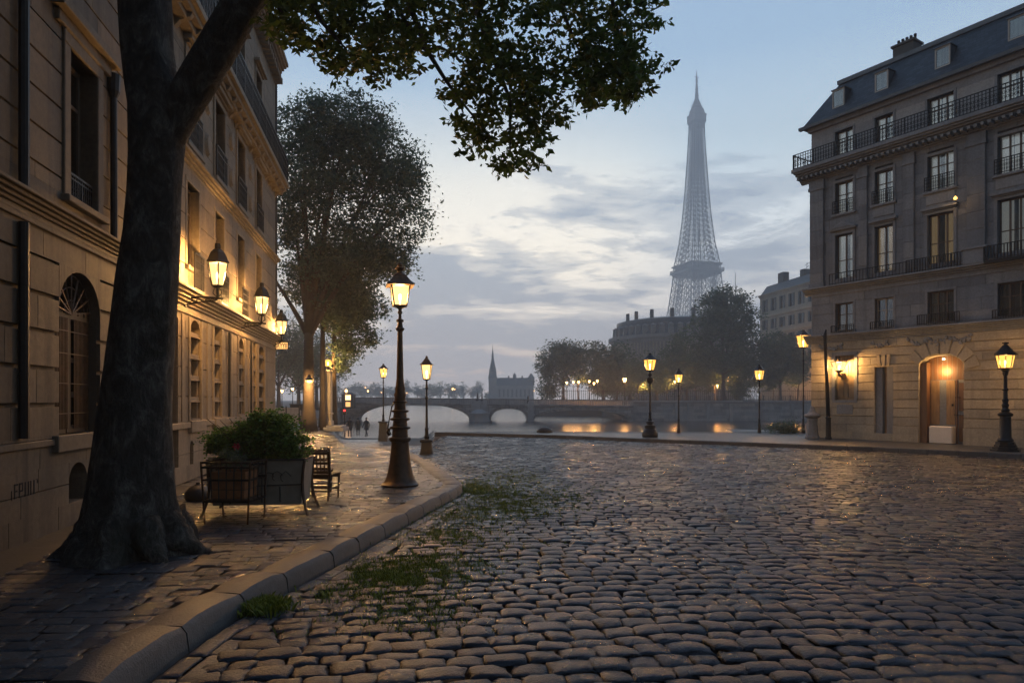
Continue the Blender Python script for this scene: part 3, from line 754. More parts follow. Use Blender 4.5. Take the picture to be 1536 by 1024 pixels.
# window stacks
for a, b, ar in gcols:
    a2, b2 = a + .12, b - .12
    st = MB()
    for i in range(4):
        z = 1.28 + i * .46; st.box(a2, b2, .0, .2, z + .36, z + .46, .6 if i % 2 else .4); st.box(a2 - .02, b2 + .02, -.03, .1, z + .345, z + .375, .7)
        st.box(a2, a2 + .07, .02, .2, z, z + .36); st.box(b2 - .07, b2, .02, .2, z, z + .36)
    st.build('spandrel', 'limestone_trim', bB, bevel=.006)
    for i in range(4):
        z = 1.28 + i * .46; window(bB, a2 + .07, b2 - .07, z, z + .36, .13, 2, (), 'frame_brown', 'curtain_dim', bar=.03)
    window(bB, a2, b2, 3.12, 3.42, .15, 2, (), 'dark_wood', None, bar=.03, glass='glass_dark')
MB().box(1.2, 1.75, .12, .18, .35, 3.3).box(1.24, 1.46, .1, .12, .5, 3.2).box(1.5, 1.71, .1, .12, .5, 3.2).build('door', 'dark_wood', bB, bevel=.01)
MB().box(0, LB - .02, .34, 8, 0, 13.3).build('core', 'dark_inside', bB)
for c in bays:
    window(bB, c - .42, c + .42, 4.45, 6.2, .13, 2, (.7,), 'frame_brown', 'curtain_dim')
    window(bB, c - .46, c + .46, 6.98, 8.85, .14, 2, (.72,), 'frame_brown', 'curtain_cloth')
    window(bB, c - .45, c + .45, 9.75, 11.9, .14, 2, (.72,), 'frame_brown', 'curtain_cloth')
    mb = MB(); railing(mb, c - .5, c + .5, -.09, 6.98, 7.75, .08, .014, True, True); mb.build('window_guard', 'dark_iron', bB)
for c in bays[:3]:
    mb = MB(); railing(mb, c - .35, c + .35, -.16, 3.96, 4.75, .06, .012, True, True); mb.build('window_guard', 'dark_iron', bB)
for c0, c1 in zip(bays[:-1], bays[1:]):      # oval medallions between the second-floor windows
    c = (c0 + c1) / 2
    for zc in (8.45, 7.5):
        mb = MB(); mb.add(*(lambda n: ([(c + .2 * math.cos(2 * PI * k / n), -.026, zc + .27 * math.sin(2 * PI * k / n)) for k in range(n)] + [(c + .15 * math.cos(2 * PI * k / n), -.09, zc + .21 * math.sin(2 * PI * k / n)) for k in range(n)] + [(c, -.1, zc)],
               [(k, (k + 1) % n, n + (k + 1) % n, n + k) for k in range(n)] + [(n + k, n + (k + 1) % n, 2 * n) for k in range(n)]))(16))
        mb.build('medallion', 'limestone_trim', bB)
# balcony under the top floor
mb = MB(); mb.box(0, LB + .22, -.48, .1, 9.36, 9.5); mb.box(0, LB + .2, -.38, .1, 9.24, 9.36); mb.box(0, LB + .25, -.25, .1, 9.12, 9.24)
k = .3
while k < LB: mb.prism([(-.02, 8.95), (-.02, 9.24), (-.36, 9.24), (-.31, 9.16), (-.12, 9.08)], k, k + .14, 'x'); k += .62
mb.build('balcony_slab', 'limestone_trim', bB, bevel=.008)
mb = MB(); railing(mb, 0, LB + .18, -.43, 9.5, 10.4, .12, .02, True, True); mb.box(LB + .16, LB + .2, -.43, .1, 10.37, 10.4); mb.build('balcony_railing', 'dark_iron', bB)
mb = MB(); mb.tube([(LB + .12, -.03, 13.2), (LB + .12, -.03, 3.95)], .045, 8); mb.build('pipe_shade_strip', 'grey_iron', bB)
mb = MB(); mb.prism([(-.38, 13.92), (1.2, 16.6), (6, 17.2), (8, 13.92)], 0, LB + .2, 'x'); mb.build('roof', 'slate', bB)

# ================================================================ right: corner building
ROT_R = math.atan2(-.839, .544)
bR = thing('corner_building', 'dark grey five storey stone corner building with slate mansard and arched wooden doorway', 'building', (13.4, 29.8, 0), ROT_R)
SE = 15.0
cols = [(1.12, 1.9), (2.83, 3.56), (4.86, 5.78), (7.2, 8.15), (9.6, 10.4), (12.0, 12.9)]
DA = (4.55, 6.12)
opR = [(DA[0], DA[1], 0, 3.37), (2.83, 3.58, .3, 3.0), (1.13, 1.97, 1.65, 3.55)]
for i, (a, b) in enumerate(cols): opR += [(a, b, 9.65, 11.2), (a, b, 6.87, 8.75), (a, b, 4.6, 5.8), (a, b, 12.05, 13.22)]
mb = MB(); wall_pieces(mb, 0, SE, .62, 4.15, .3525, 1.6, opR, gap=.035, proud=.045, vgap=.001)
wall_pieces(mb, 0, SE, 0, .62, .62, 1.7, opR, gap=.0, proud=.09, vgap=.004)
# voussoirs: wedge joints over the carriage door
arch_fill(mb, DA[0], DA[1], 2.95, .41, 3.375, -.047, .5)
mb.build('ground_wall', 'limestone_pale', bR, bevel=.008)
mb = MB()
c = (DA[0] + DA[1]) / 2
for k in range(7):
    a = math.radians(150 - k * 20); a2 = a - math.radians(17)
    R0, R1 = .93, 1.38
    mb.prism([(c + R0 * math.cos(a), 2.62 + R0 * .86 * math.sin(a)), (c + R1 * math.cos(a), 2.6 + R1 * math.sin(a)), (c + R1 * math.cos(a2), 2.6 + R1 * math.sin(a2)), (c + R0 * math.cos(a2), 2.62 + R0 * .86 * math.sin(a2))], -.085, .05, 'y', random.random())
mb.build('voussoir_arch', 'limestone_pale', bR, bevel=.01); mb = MB()
for k in range(3):
    a = 2.95 + k * .17; mb.prism([(a + .02, 3.06), (a + .15, 3.06), (a + .15 + (k - 1) * .05, 3.5), (a + .02 + (k - 1) * .05, 3.5)], -.08, .05, 'y', random.random())
mb.build('side_door_lintel', 'limestone_pale', bR, bevel=.01)
mb = MB()
wall_pieces(mb, 0, SE, 4.5, 6.3, .45, 1.4, opR, gap=.006, proud=.02, vgap=.004)
wall_pieces(mb, 0, SE, 6.6, 11.4, .48, 1.4, opR, gap=.006, proud=.02, vgap=.004)
mb.build('wall', 'limestone_grey', bR, bevel=.005)
mb = MB(); wall_pieces(mb, 0, SE, 11.9, 13.75, .9, 2.0, opR, gap=.01, proud=.02, vgap=.004); mb.build('attic_wall', 'attic_render', bR)
mb = MB()
cornice(mb, -.25, SE, 4.15, 4.5, .3, 5); mb.build('cornice', 'limestone_grey_trim', bR, bevel=.01); mb = MB()
cornice(mb, -.3, SE, 6.3, 6.6, .32, 4); mb.box(0, SE, -.06, .1, 6.2, 6.3); mb.build('cornice', 'limestone_grey_trim', bR, bevel=.01); mb = MB()
cornice(mb, -.5, SE, 11.35, 11.78, .62, 6); mb.box(-.56, SE, -.7, .1, 11.78, 11.93)
mb.box(-.5, 0, 0.1, 3, 11.55, 11.93); mb.build('balcony_slab', 'limestone_grey_trim', bR, bevel=.01); MB().box(-.12, SE, -.14, .1, 13.55, 13.75).build('cornice', 'limestone_grey_trim', bR, bevel=.01)
mb = MB(); k = -.4
while k < SE: mb.box(k, k + .1, -.52, -.05, 11.45, 11.56); k += .22
mb.build('dentil_band', 'limestone_grey_trim', bR)
mb = MB()
for i, (a, b) in enumerate(cols):
    G = 'limestone_grey_trim'; one_surround(bR, G, a, b, 9.65, 11.0, .11, .05, True, None)
    one_surround(bR, G, a, b, 6.87, 8.75, .11, .06, False, 'ped' if i == 0 else 'flat'); one_surround(bR, G, a, b, 4.62, 5.8, .1, .04, True)
    one_surround(bR, G, a, b, 12.05, 13.22, .09, .05, False)
    if i: MB().box(a - .05, b + .05, -.05, .05, 9.14, 9.5, .7).build('wall_panel', G, bR, bevel=.008)
mb.box(1.0, 2.1, -.06, .1, 1.53, 1.65); mb.box(1.2, 1.92, -.06, .05, 1.05, 1.45); mb.box(.98, 1.13, -.07, .12, 1.65, 3.7); mb.box(1.97, 2.12, -.07, .12, 1.65, 3.7); mb.box(.98, 2.12, -.07, .12, 3.55, 3.7)
mb.build('window_surround', 'limestone_grey_trim', bR, bevel=.008)
for x0, x1 in ((-.02, .62), (2.2, 2.55), (4.0, 4.4), (6.25, 6.85), (8.6, 9.1), (11, 11.5)):       # giant pilasters
    mb = MB(); mb.box(x0, x1, -.12, .1, 6.6, 10.9, random.random()); z = 6.6
    while z < 10.7: mb.box(x0 + .004, x1 - .004, -.135, -.1, z + .01, z + .61, random.random()); z += .63
    mb.box(x0 - .05, x1 + .05, -.18, .1, 10.9, 11.05); mb.box(x0 - .03, x1 + .03, -.15, .1, 11.05, 11.35); mb.box(x0 - .04, x1 + .04, -.17, .1, 6.6, 6.8)
    mb.build('pilaster', 'limestone_grey', bR, bevel=.008)
MB().box(0.05, SE, .34, 9, 0, 13.7).box(0.0, .05, .31, 9, 0, 13.7).build('core', 'limestone_grey', bR)
for i, (a, b) in enumerate(cols):
    n = 2 if b - a < .8 else 3
    window(bR, a, b, 9.65, 11.2 if i > 1 else 11.0, .16, n, (.62,), 'frame_brown', 'curtain_added_glow')
    window(bR, a, b, 6.87, 8.75, .16, n, (.42,), 'frame_brown', 'curtain_added_glow', lit=(i in (1, 2)))
    window(bR, a, b, 4.62, 5.8, .16, n, (.6,), 'frame_brown' if i != 1 else 'frame_white', 'curtain_cloth' if i in (0, 2) else 'curtain_dim')
    window(bR, a, b, 12.05, 13.22, .16, n, (.6,), 'frame_brown', 'curtain_added_glow')
    mb = MB(); railing(mb, a - .06, b + .06, -.13, 9.66, 10.2, .075, .014, True, True); mb.build('window_guard', 'dark_iron', bR)
    mb = MB(); railing(mb, a - (.1 if i != 2 else .3), b + (.1 if i != 2 else .25), -.17, 4.55, 4.86 if i != 2 else 4.95, .08, .02, False); mb.build('window_guard', 'dark_iron', bR)
mb = MB(); railing(mb, -.5, SE, -.62, 11.93, 12.6, .12, .022, True, True)
for k in range(13): mb.box(-.53, -.49, -.55 + k * .25, -.53 + k * .25, 11.93, 12.58)
mb.box(-.53, -.49, -.62, 2.6, 12.56, 12.6); mb.build('balcony_railing', 'dark_iron', bR)
mb = MB(); railing(mb, 1.0, 4.2, -.27, 6.6, 7.08, .13, .016, False); railing(mb, 4.2, 6.2, -.27, 6.6, 7.12, .1, .03, False); mb.build('balcony_railing', 'dark_iron', bR)
mb = MB(); mb.box(6.2, 6.95, -.33, .1, 6.6, 7.12); mb.box(6.15, 7.0, -.38, .1, 7.12, 7.2); mb.build('balcony_pier', 'limestone_grey_trim', bR, bevel=.01)
mb = MB(); railing(mb, 6.95, 10.6, -.45, 6.6, 7.12, .1, .03, False); mb.box(6.95, 10.6, -.5, -.3, 6.5, 6.6); mb.build('balcony_railing', 'dark_iron', bR)
# ground-floor shutter, slot door and carriage door
MB().box(1.13, 1.97, .1, .16, 1.65, 3.55).box(1.2, 1.42, .075, .1, 1.75, 3.45).box(1.46, 1.64, .075, .1, 1.75, 3.45).box(1.68, 1.9, .075, .1, 1.75, 3.45).build('shutter', 'shutter_wood', bR, bevel=.008)
MB().box(3.1, 3.3, .2, .26, .3, 3.0).box(3.13, 3.27, .18, .2, 1.6, 2.9).build('side_door', 'pale_wood', bR, bevel=.008)
MB().box(3.3, 3.58, .0, .3, .3, 3.0, .2).box(2.83, 3.1, .05, .3, .3, 3.0, .3).build('door_jamb', 'limestone_grey_trim', bR)
mb = MB(); mb.box(DA[0], DA[1], .36, .42, 0, 3.3)
x = DA[0]
while x < DA[1]: mb.box(x + .005, min(x + .17, DA[1]) - .005, .335, .36, 2.42, 3.34); x += .17
mb.box(DA[0], DA[0] + .25, .05, .34, 0, 3.1); mb.box(5.72, 5.76, .3, .36, 0, 2.42); mb.box(5.8, 6.1, .31, .36, .1, 1.1); mb.box(5.8, 6.1, .31, .36, 1.25, 2.3)
d = mb.build('carriage_door', 'door_wood', bR, bevel=.006)
MB().box(4.83, 5.13, .31, .355, .72, 2.4).build('door_panel', 'pale_wood', d); MB().box(5.38, 5.68, .31, .355, .72, 2.4).build('door_panel', 'pale_wood', d)
MB().tube([(5.7, .27, 1.75), (5.82, .25, 1.75), (5.86, .3, 1.75)], .014, 6).build('handle', 'dark_iron', d); MB().tube([(5.66, .27, 1.1), (5.9, .25, 1.08)], .016, 6).build('bolt', 'dark_iron', d); MB().lathe([(1.42, .0), (1.43, .035), (1.5, .035), (1.51, 0)], 8, (5.6, .3)).build('lock', 'dark_iron', d)
wb = MB().box(4.9, 5.72, -.02, .3, .0, .66).build('white_block', 'white_block', None, bevel=.03)
wb.parent = None; wb.matrix_world = Matrix.Translation((13.4, 29.8, 0)) @ Matrix.Rotation(ROT_R, 4, 'Z')
tag(wb, 'white knee high block standing in the arched wooden doorway', 'block')
sl_ = MB().box(5.29, 5.35, .2, .26, 3.2, 3.24).build('soffit_lamp', 'bulb_glow', bR); plight(bR, (5.32, .1, 2.75), 55, .12)
# carved garlands under the first cornice
rgx = random.Random(4)
for s0_, s1_ in ((.4, 1.5), (2.7, 3.4), (4.1, 6.4)):
    mb = MB()
    for k in range(int((s1_ - s0_) * 34)):
        x = rgx.uniform(s0_, s1_); sag = .18 * math.sin(PI * ((x - s0_) / (s1_ - s0_) * (3 if s1_ - s0_ > 1.5 else 1) % 1)); z = 4.1 - sag - abs(rgx.gauss(0, .07)); r = rgx.uniform(.025, .06)
        mb.frustum(x, -.07, z - r, z + r, r, r * .4, .04, .03, rgx.random())
    mb.build('carved_garland', 'limestone_grey_trim', bR, bevel=.01)
# mansard
mb = MB(); mb.add([(-.35, -.3, 13.75), (SE, -.3, 13.75), (SE, 1.0, 15.75), (.75, 1.0, 15.75), (-.35, 9, 13.75), (.75, 8, 15.75)], [(0, 1, 2, 3), (0, 3, 5, 4)]); mb.build('mansard_slope', 'slate', bR)
mb = MB(); mb.prism([(-.36, 13.7), (-.38, 13.82), (-.28, 13.84), (-.2, 13.7)], -.42, SE, 'x'); mb.prism([(.9, 15.68), (.88, 15.85), (1.1, 15.9), (1.1, 15.7)], .65, SE, 'x')
mb.add([(.7, .95, 15.85), (SE, .95, 15.85), (SE, 2.6, 16.55), (1.7, 2.6, 16.55), (.7, 8, 15.85), (1.7, 7, 16.55), (SE, 8, 16.55)], [(0, 1, 2, 3), (0, 3, 5, 4), (3, 2, 6, 5)]); mb.build('roof_edge', 'zinc', bR)
for s_ in (1.2, 3.05, 5.35, 7.75, 10.2):
    mb = MB(); a, b = s_ - .28, s_ + .28
    z0_, z1_ = 14.35, 15.15; y0_ = -.3 + (z0_ - 13.75) * .65
    a, b = s_ - .22, s_ + .22; z1_ = z0_ + .68; yf = y0_ - .03; yb = y0_ + .5
    mb.box(a - .05, a, yf, yf + .06, z0_ - .05, z1_ + .05); mb.box(b, b + .05, yf, yf + .06, z0_ - .05, z1_ + .05); mb.box(a, b, yf, yf + .06, z0_ - .05, z0_); mb.box(a, b, yf, yf + .06, z1_, z1_ + .05)
    w = mb.build('dormer_window', 'frame_white', bR); MB().box(a, b, yf + .02, yf + .03, z0_, z1_).build('pane', 'glass', w); MB().box(a, b, yf + .07, yf + .08, z0_, z1_).build('blind', 'curtain_cloth', w)
    c = MB(); c.prism([(yf + .06, z0_ - .04), (yf + .06, z1_ + .05), (yb, z1_ + .05)], a - .05, a - .02, 'x'); c.prism([(yf + .06, z0_ - .04), (yf + .06, z1_ + .05), (yb, z1_ + .05)], b + .02, b + .05, 'x'); c.box(a - .09, b + .09, yf - .05, yb + .06, z1_ + .052, z1_ + .085); c.build('dormer_cheeks', 'zinc', w)
mb = MB(); mb.box(2.5, 3.35, 2.0, 2.7, 15.8, 16.8); mb.box(2.44, 3.41, 1.93, 2.77, 16.8, 16.9); ch = mb.build('chimney', 'chimney_render', bR, bevel=.01)
for k in range(5): MB().lathe([(16.9, .06), (17.1, .05), (17.13, .065), (17.2, .06)], 8, (2.58 + k * .17, 2.35)).build('chimney_pot', 'dark_iron', ch)
# ---------------------------------------------------------------- lanterns and lamps
def lantern(par, z0, h, wt, wb, n=4, roof=None, roof_mat='rust_iron', frame='dark_iron', watts=100, rot=PI / 4, pane='lamp_pane', c=(0, 0), bars=.014, light=True, rad=.08):
    """a tapered glass lantern, z0 = underside, wt / wb = top and bottom radius; roof = [(dz, r)] above the glass"""
    zt = z0 + h
    mb = MB(); cs = lambda r, z: [(c[0] + r * math.cos(2 * PI * k / n + rot), c[1] + r * math.sin(2 * PI * k / n + rot), z) for k in range(n)]
    T, B = cs(wt, zt), cs(wb, z0)
    for k in range(n):
        mb.bar(B[k], T[k], bars * 1.5); mb.bar(T[k], T[(k + 1) % n], bars * 1.5); mb.bar(B[k], B[(k + 1) % n], bars * 1.7)
    mb.lathe([(z0 - .05, wb * .35), (z0 - .02, wb * .8), (z0 - .004, wb * 1.06)], n, c, rot)
    fr = mb.build('lantern_frame', frame, par)
    gb = MB(); T, B = cs(wt * .97, zt), cs(wb * .97, z0); gb.add(T + B, [(k, (k + 1) % n, n + (k + 1) % n, n + k) for k in range(n)]); gb.build('glass', pane, fr)
    MB().lathe([(z0 + h * .05, .01), (z0 + h * .3, .016), (z0 + h * .36, .028), (z0 + h * .55, .03), (z0 + h * .62, .01)], 8, c).build('bulb', 'bulb_glow', fr)
    if roof:
        MB().lathe([(zt + a, r) for a, r in roof], n if n > 4 else 4, c, rot).build('lantern_roof', roof_mat, par, smooth=(n > 6))
    if light: plight(par, (c[0], c[1], z0 + h * .5), watts, rad)
    return fr
def knobs(zs): return zs

# ---- the tall ornate lamp on the pavement
L = thing('street_lamp', 'tallest rust brown street lamp with flared foot standing on the pavement near the kerb', 'street lamp', (*px(600, 728, 13.08)[:2], 0))
MB().lathe([(0, .36), (.035, .37), (.05, .345), (.07, .325), (.12, .29), (.22, .255), (.42, .215), (.65, .185), (.84, .17), (.86, .172), (.87, .2), (.91, .215), (.94, .21), (.955, .165)], 20).build('base', 'rust_iron', L, smooth=True)
mb = MB(); mb.lathe([(.955, .158), (1.10, .15), (1.115, .2), (1.15, .205), (1.165, .16), (1.17, .145), (1.27, .135), (1.285, .19), (1.32, .19), (1.335, .135), (1.43, .125), (1.445, .17), (1.475, .17), (1.49, .115), (1.61, .105), (1.625, .14), (1.65, .14), (1.665, .11), (1.72, .105), (1.78, .12), (1.84, .095), (1.9, .1), (1.96, .085), (2.1, .07), (2.6, .058), (3.02, .05), (3.04, .075), (3.08, .09), (3.1, .06), (3.2, .045), (3.21, .075), (3.25, .07), (3.27, .03), (3.36, .028), (3.37, .045), (3.41, .045), (3.43, .03), (3.49, .05)], 16)
mb.tube([(-.17, 0, 1.0), (-.24, .0, 1.12), (-.2, 0, 1.35), (-.16, 0, 1.55), (-.11, 0, 1.62)], .013, 6); mb.tube([(-.2, -.02, .98), (-.24, -.02, 1.05), (-.2, -.02, 1.12)], .03, 6)
mb.build('post', 'rust_iron', L, smooth=True)
lantern(L, 3.52, .385, .245, .17, 4, [(0, .365), (.03, .375), (.05, .33), (.10, .26), (.16, .20), (.20, .165), (.215, .16)], 'rust_iron', 'dark_iron', 620, PI / 4 + .25)
MB().lathe([(4.12, .13), (4.15, .1), (4.19, .045), (4.21, .05), (4.235, .085), (4.265, .09), (4.285, .045), (4.31, .05), (4.34, .045), (4.37, .012)], 12).build('finial', 'rust_iron', L, smooth=True)

def slim_lamp(name, label, loc, H, plinth=.5, pw=.19, lw=.2, lh=.42, watts=60, roofmat='rust_iron', n=4, hang=False, iron='dark_iron', group='street lamps along the quay', pane='lamp_pane', ball=False, urn=False):
    L = thing(name, label, 'street lamp', loc, 0, group)
    mb = MB()
    if urn:
        mb.lathe([(0, .34), (.05, .36), (.16, .36), (.26, .3), (.34, .26), (.36, .22), (.44, .25), (.52, .24), (.55, .14), (.60, .13), (.62, .18), (.68, .19), (.72, .12)], 14)
    elif plinth > .2:
        mb.frustum(0, 0, 0, .06, pw * 1.15, pw * 1.12); mb.frustum(0, 0, .06, plinth - .1, pw, pw * .8); mb.frustum(0, 0, plinth - .1, plinth - .05, pw * 1.02, pw * 1.1); mb.frustum(0, 0, plinth - .05, plinth, pw * 1.1, pw * .9)
    else: mb.lathe([(0, .1), (.12, .09), (.3, .055), (.34, .06)], 10)
    mb.build('base', 'grey_iron' if (plinth > .2 and not urn) else iron, L, smooth=urn, bevel=0 if urn else .008)
    zl = H - lh - .32; p0 = .7 if urn else (plinth if plinth > .2 else .3)
    mb = MB()
    pr = [(p0, .085), (p0 + .1, .095), (p0 + .13, .07), (p0 + .32, .06), (p0 + .36, .08), (p0 + .4, .048), (p0 + (zl - p0) * .55, .038), (zl - .7, .034), (zl - .68, .052), (zl - .62, .052), (zl - .6, .03), (zl - .36, .03), (zl - .33, .055), (zl - .28, .04), (zl - .06, .028), (zl - .03, .05)]
    if plinth <= .2 and not urn: pr = [(z, r * .8) for z, r in pr]
    mb.lathe(pr, 10); mb.build('post', iron, L, smooth=True)
    if ball: MB().lathe([(zl - .62, .03), (zl - .55, .12), (zl - .45, .15), (zl - .34, .13), (zl - .28, .05), (zl - .2, .09), (zl - .12, .05)], 12).build('urn_collar', iron, L, smooth=True)
    w2 = lw * .62
    lantern(L, zl, lh, lw, w2, n, [(0, lw * 1.25), (.02, lw * 1.28), (.05, lw * 1.0), (.12, lw * .72), (.2, lw * .42), (.24, lw * .22), (.25, lw * .25), (.29, lw * .2), (.32, .01)], roofmat, iron, watts, PI / 4 + random.uniform(-.2, .2), pane)
    return L
slim_lamp('street_lamp', 'slim black lamp on a square stone plinth beside the tallest lamp', (gx(640, 23.2), 23.2, ROADZ - float(drop(gx(640, 23.2), 23.2))), 3.42, .52, .2, .235, .5, 400)
y_ = 40.0; x_ = gx(575, y_); z_ = -float(drop(x_, y_))
L = slim_lamp('street_lamp', 'slim amber lamp nearest the walking people on the promenade', (x_, y_, z_), gz(545, y_) - z_, 1.2, .26, .26, .52, 700, pane='lamp_pane_amber', n=6)
slim_lamp('street_lamp', 'black lamp with bulbous urn foot on the far pavement before the water', (gx(975, 29.8), 29.8, 0), gz(529, 29.8), .7, .2, .3, .46, 380, n=8, pane='lamp_pane_amber', roofmat='dark_iron', ball=True, urn=True)
slim_lamp('street_lamp', 'thin post lamp on the quay beside the urn footed lamp', (gx(1018, 33.2), 33.2, 0), gz(552, 33.2), .1, .1, .2, .4, 220, n=6, pane='lamp_pane_amber', roofmat='dark_iron')
slim_lamp('street_lamp', 'thin post lamp on the quay before the round dark shrub', (gx(1139, 33.4), 33.4, 0), gz(546, 33.4), .1, .1, .24, .46, 220, n=6, pane='lamp_pane_amber', roofmat='dark_iron')
slim_lamp('street_lamp', 'tall post lamp next to the corner of the grey building', (gx(1205, 33.2), 33.2, 0), gz(494, 33.2), .1, .1, .34, .58, 350, n=6, pane='lamp_pane_amber', roofmat='rust_iron')
# right foreground lamp
L = thing('street_lamp', 'black lamp on a stepped pedestal before the banded wall right of the doorway', 'street lamp', (gx(1508, 21.8), 21.8, 0))
mb = MB(); mb.lathe([(0, .42), (.05, .42), (.06, .36), (.12, .36), (.13, .32), (.2, .31), (.21, .28), (.3, .27)], 8, rot=PI / 8); mb.lathe([(.3, .2), (.34, .24), (.4, .2), (.44, .17), (1.12, .155), (1.14, .2), (1.2, .22), (1.24, .18), (1.27, .12)], 16); mb.build('base', 'dark_iron', L, smooth=True)
MB().lathe([(1.27, .1), (1.33, .13), (1.4, .08), (1.5, .11), (1.56, .07), (1.66, .1), (1.72, .065), (1.95, .06), (2.0, .1), (2.05, .06), (2.45, .055), (2.5, .08), (2.6, .09), (2.64, .13)], 14).build('post', 'dark_iron', L, smooth=True)
lantern(L, 2.7, .42, .27, .19, 8, [(0, .33), (.03, .34), (.07, .3), (.14, .22), (.24, .14), (.34, .07), (.36, .035), (.38, .09), (.42, .09), (.44, .02)], 'dark_iron', 'dark_iron', 280, .2, 'lamp_pane_amber')
# ---- wall lanterns on the long townhouse
def wall_lantern(s, arm, zb, h, label, watts, n=6, sign=False):
    ox = -5.58 - .175 * s; oy = 7.26 + .985 * s
    L = thing('wall_lantern', label, 'lantern', (ox, oy, 0), ROT_L, 'wall lanterns on the long townhouse')
    mb = MB(); lo = zb - .32
    mb.box(-.05, .05, -.06, -.02, lo - .12, lo + .22)
    mb.tube([(0, -.05, lo + .05), (0, -arm * .5, lo + .09), (0, -arm - .12, lo + .06)], .022, 8); mb.tube([(.0, -.06, lo - .08), (0, -arm * .4, lo - .03), (0, -arm, lo + .04)], .014, 6)
    for k in range(6):
        t = (k + .5) / 6 * arm * .8 + .08; r = .05
        mb.tube([(0, -t + r * math.cos(a), lo + .015 + r * .8 * math.sin(a)) for a in [j * PI / 3 for j in range(7)]], .008, 4, False)
    mb.tube([(0, -arm, lo + .07), (0, -arm, zb - .06)], .025, 8)
    for a in (0, PI / 2, PI, 3 * PI / 2): mb.tube([(.02 * math.cos(a), -arm + .02 * math.sin(a), lo + .1), (.09 * math.cos(a), -arm + .09 * math.sin(a), zb - .15), (.06 * math.cos(a), -arm + .06 * math.sin(a), zb - .04)], .01, 5)
    mb.build('bracket', 'dark_iron', L, smooth=True)
    lantern(L, zb, h, .21, .12, n, [(0, .24), (.02, .25), (.06, .22), (.14, .19), (.22, .15), (.28, .09), (.3, .06), (.36, .065), (.41, .055), (.42, .01)], 'dark_iron', 'dark_iron', watts, .3, 'lamp_pane', c=(0, -arm))
    return L
sB = lambda Y: (Y - 7.26) / .985
wall_lantern(sB(13.6), .66, 4.02, .46, 'largest wall lantern on the long townhouse, close beside the big tree trunk', 1300)
wall_lantern(sB(18.5), .6, 4.06, .46, 'middle wall lantern of the long townhouse, between two others', 1300)
L = wall_lantern(sB(23.75), .28, 4.0, .46, 'last wall lantern at the far corner of the long townhouse above a lit sign', 600)
ox, oy = L.location[0], L.location[1]
SG = thing('hanging_sign', 'small lit amber sign at the far corner of the long townhouse under the last lantern', 'sign', (ox + .985 * .3, oy + .175 * .3, 3.45), 0)
mb = MB(); mb.box(-.24, .24, -.025, .025, 0, .03); mb.box(-.24, .24, -.025, .025, .26, .29); mb.box(-.24, -.21, -.025, .025, .03, .26); mb.box(.21, .24, -.025, .025, .03, .26); mb.box(-.5, -.24, -.012, .012, .2, .23); mb.build('frame', 'dark_iron', SG)
MB().box(-.21, .21, -.012, .012, .03, .26).build('panel', 'sign_glow', SG)
mb = MB()
def gl(x, segs):
    for (a, b, c_, d_) in segs: mb.bar((x + a * .075, -.018, .055 + b * .18), (x + c_ * .075, -.018, .055 + d_ * .18), .016)
gl(-.19, [(0, 0, 0, 1)]); gl(-.165, [(0, 0, .5, 1), (.5, 1, 1, 0), (.25, .4, .75, .4)]); gl(-.06, [(0, 1, .5, .5), (1, 1, .5, .5), (.5, .5, .5, 0)]); gl(.03, [(0, 1, .5, .5), (1, 1, .5, .5), (.5, .5, .5, 0)]); gl(.13, [(0, 0, 0, 1), (.6, 0, .6, 1)])
mb.build('lettering', 'dark_iron', SG)
# ---- wall lantern of the corner building, and a small flame lamp high on its wall
def onR(s, out): return (13.4 + .544 * s - .839 * out, 29.8 - .839 * s - .544 * out)
L = thing('wall_lantern', 'bright brass wall lantern before the shuttered window of the grey corner building', 'lantern', (*onR(1.5, 0), 0), ROT_R)
mb = MB(); mb.tube([(0, -.05, 2.65), (0, -.2, 2.6), (0, -.36, 2.72), (0, -.36, 2.82)], .03, 8); mb.lathe([(2.62, .01), (2.68, .06), (2.74, .08), (2.78, .04), (2.84, .1), (2.86, .12)], 10, (0, -.36)); mb.box(-.06, .06, -.1, -.0, 2.5, 2.8); mb.build('bracket', 'rust_iron', L, smooth=True)
lantern(L, 2.9, .36, .34, .17, 8, [(0, .35), (.02, .36), (.04, .2), (.06, .03), (.12, .05), (.2, .05), (.24, .015)], 'dark_iron', 'rust_iron', 1000, .1, 'lamp_pane', c=(0, -.36), rad=.1)
L = thing('wall_lamp', 'tiny amber lamp glowing high on the grey facade beside the third window', 'lamp', (*onR(5.98, 0), 9.0), ROT_R)
MB().tube([(0, -.1, -.05), (0, -.3, -.03), (0, -.36, .03)], .015, 6).build('arm', 'dark_iron', L); MB().lathe([(.03, .01), (.06, .06), (.1, .07), (.15, .03), (.18, .005)], 8, (0, -.36)).build('bulb', 'amber_bulb', L, smooth=True); plight(L, (0, -.42, .08), 14, .03)
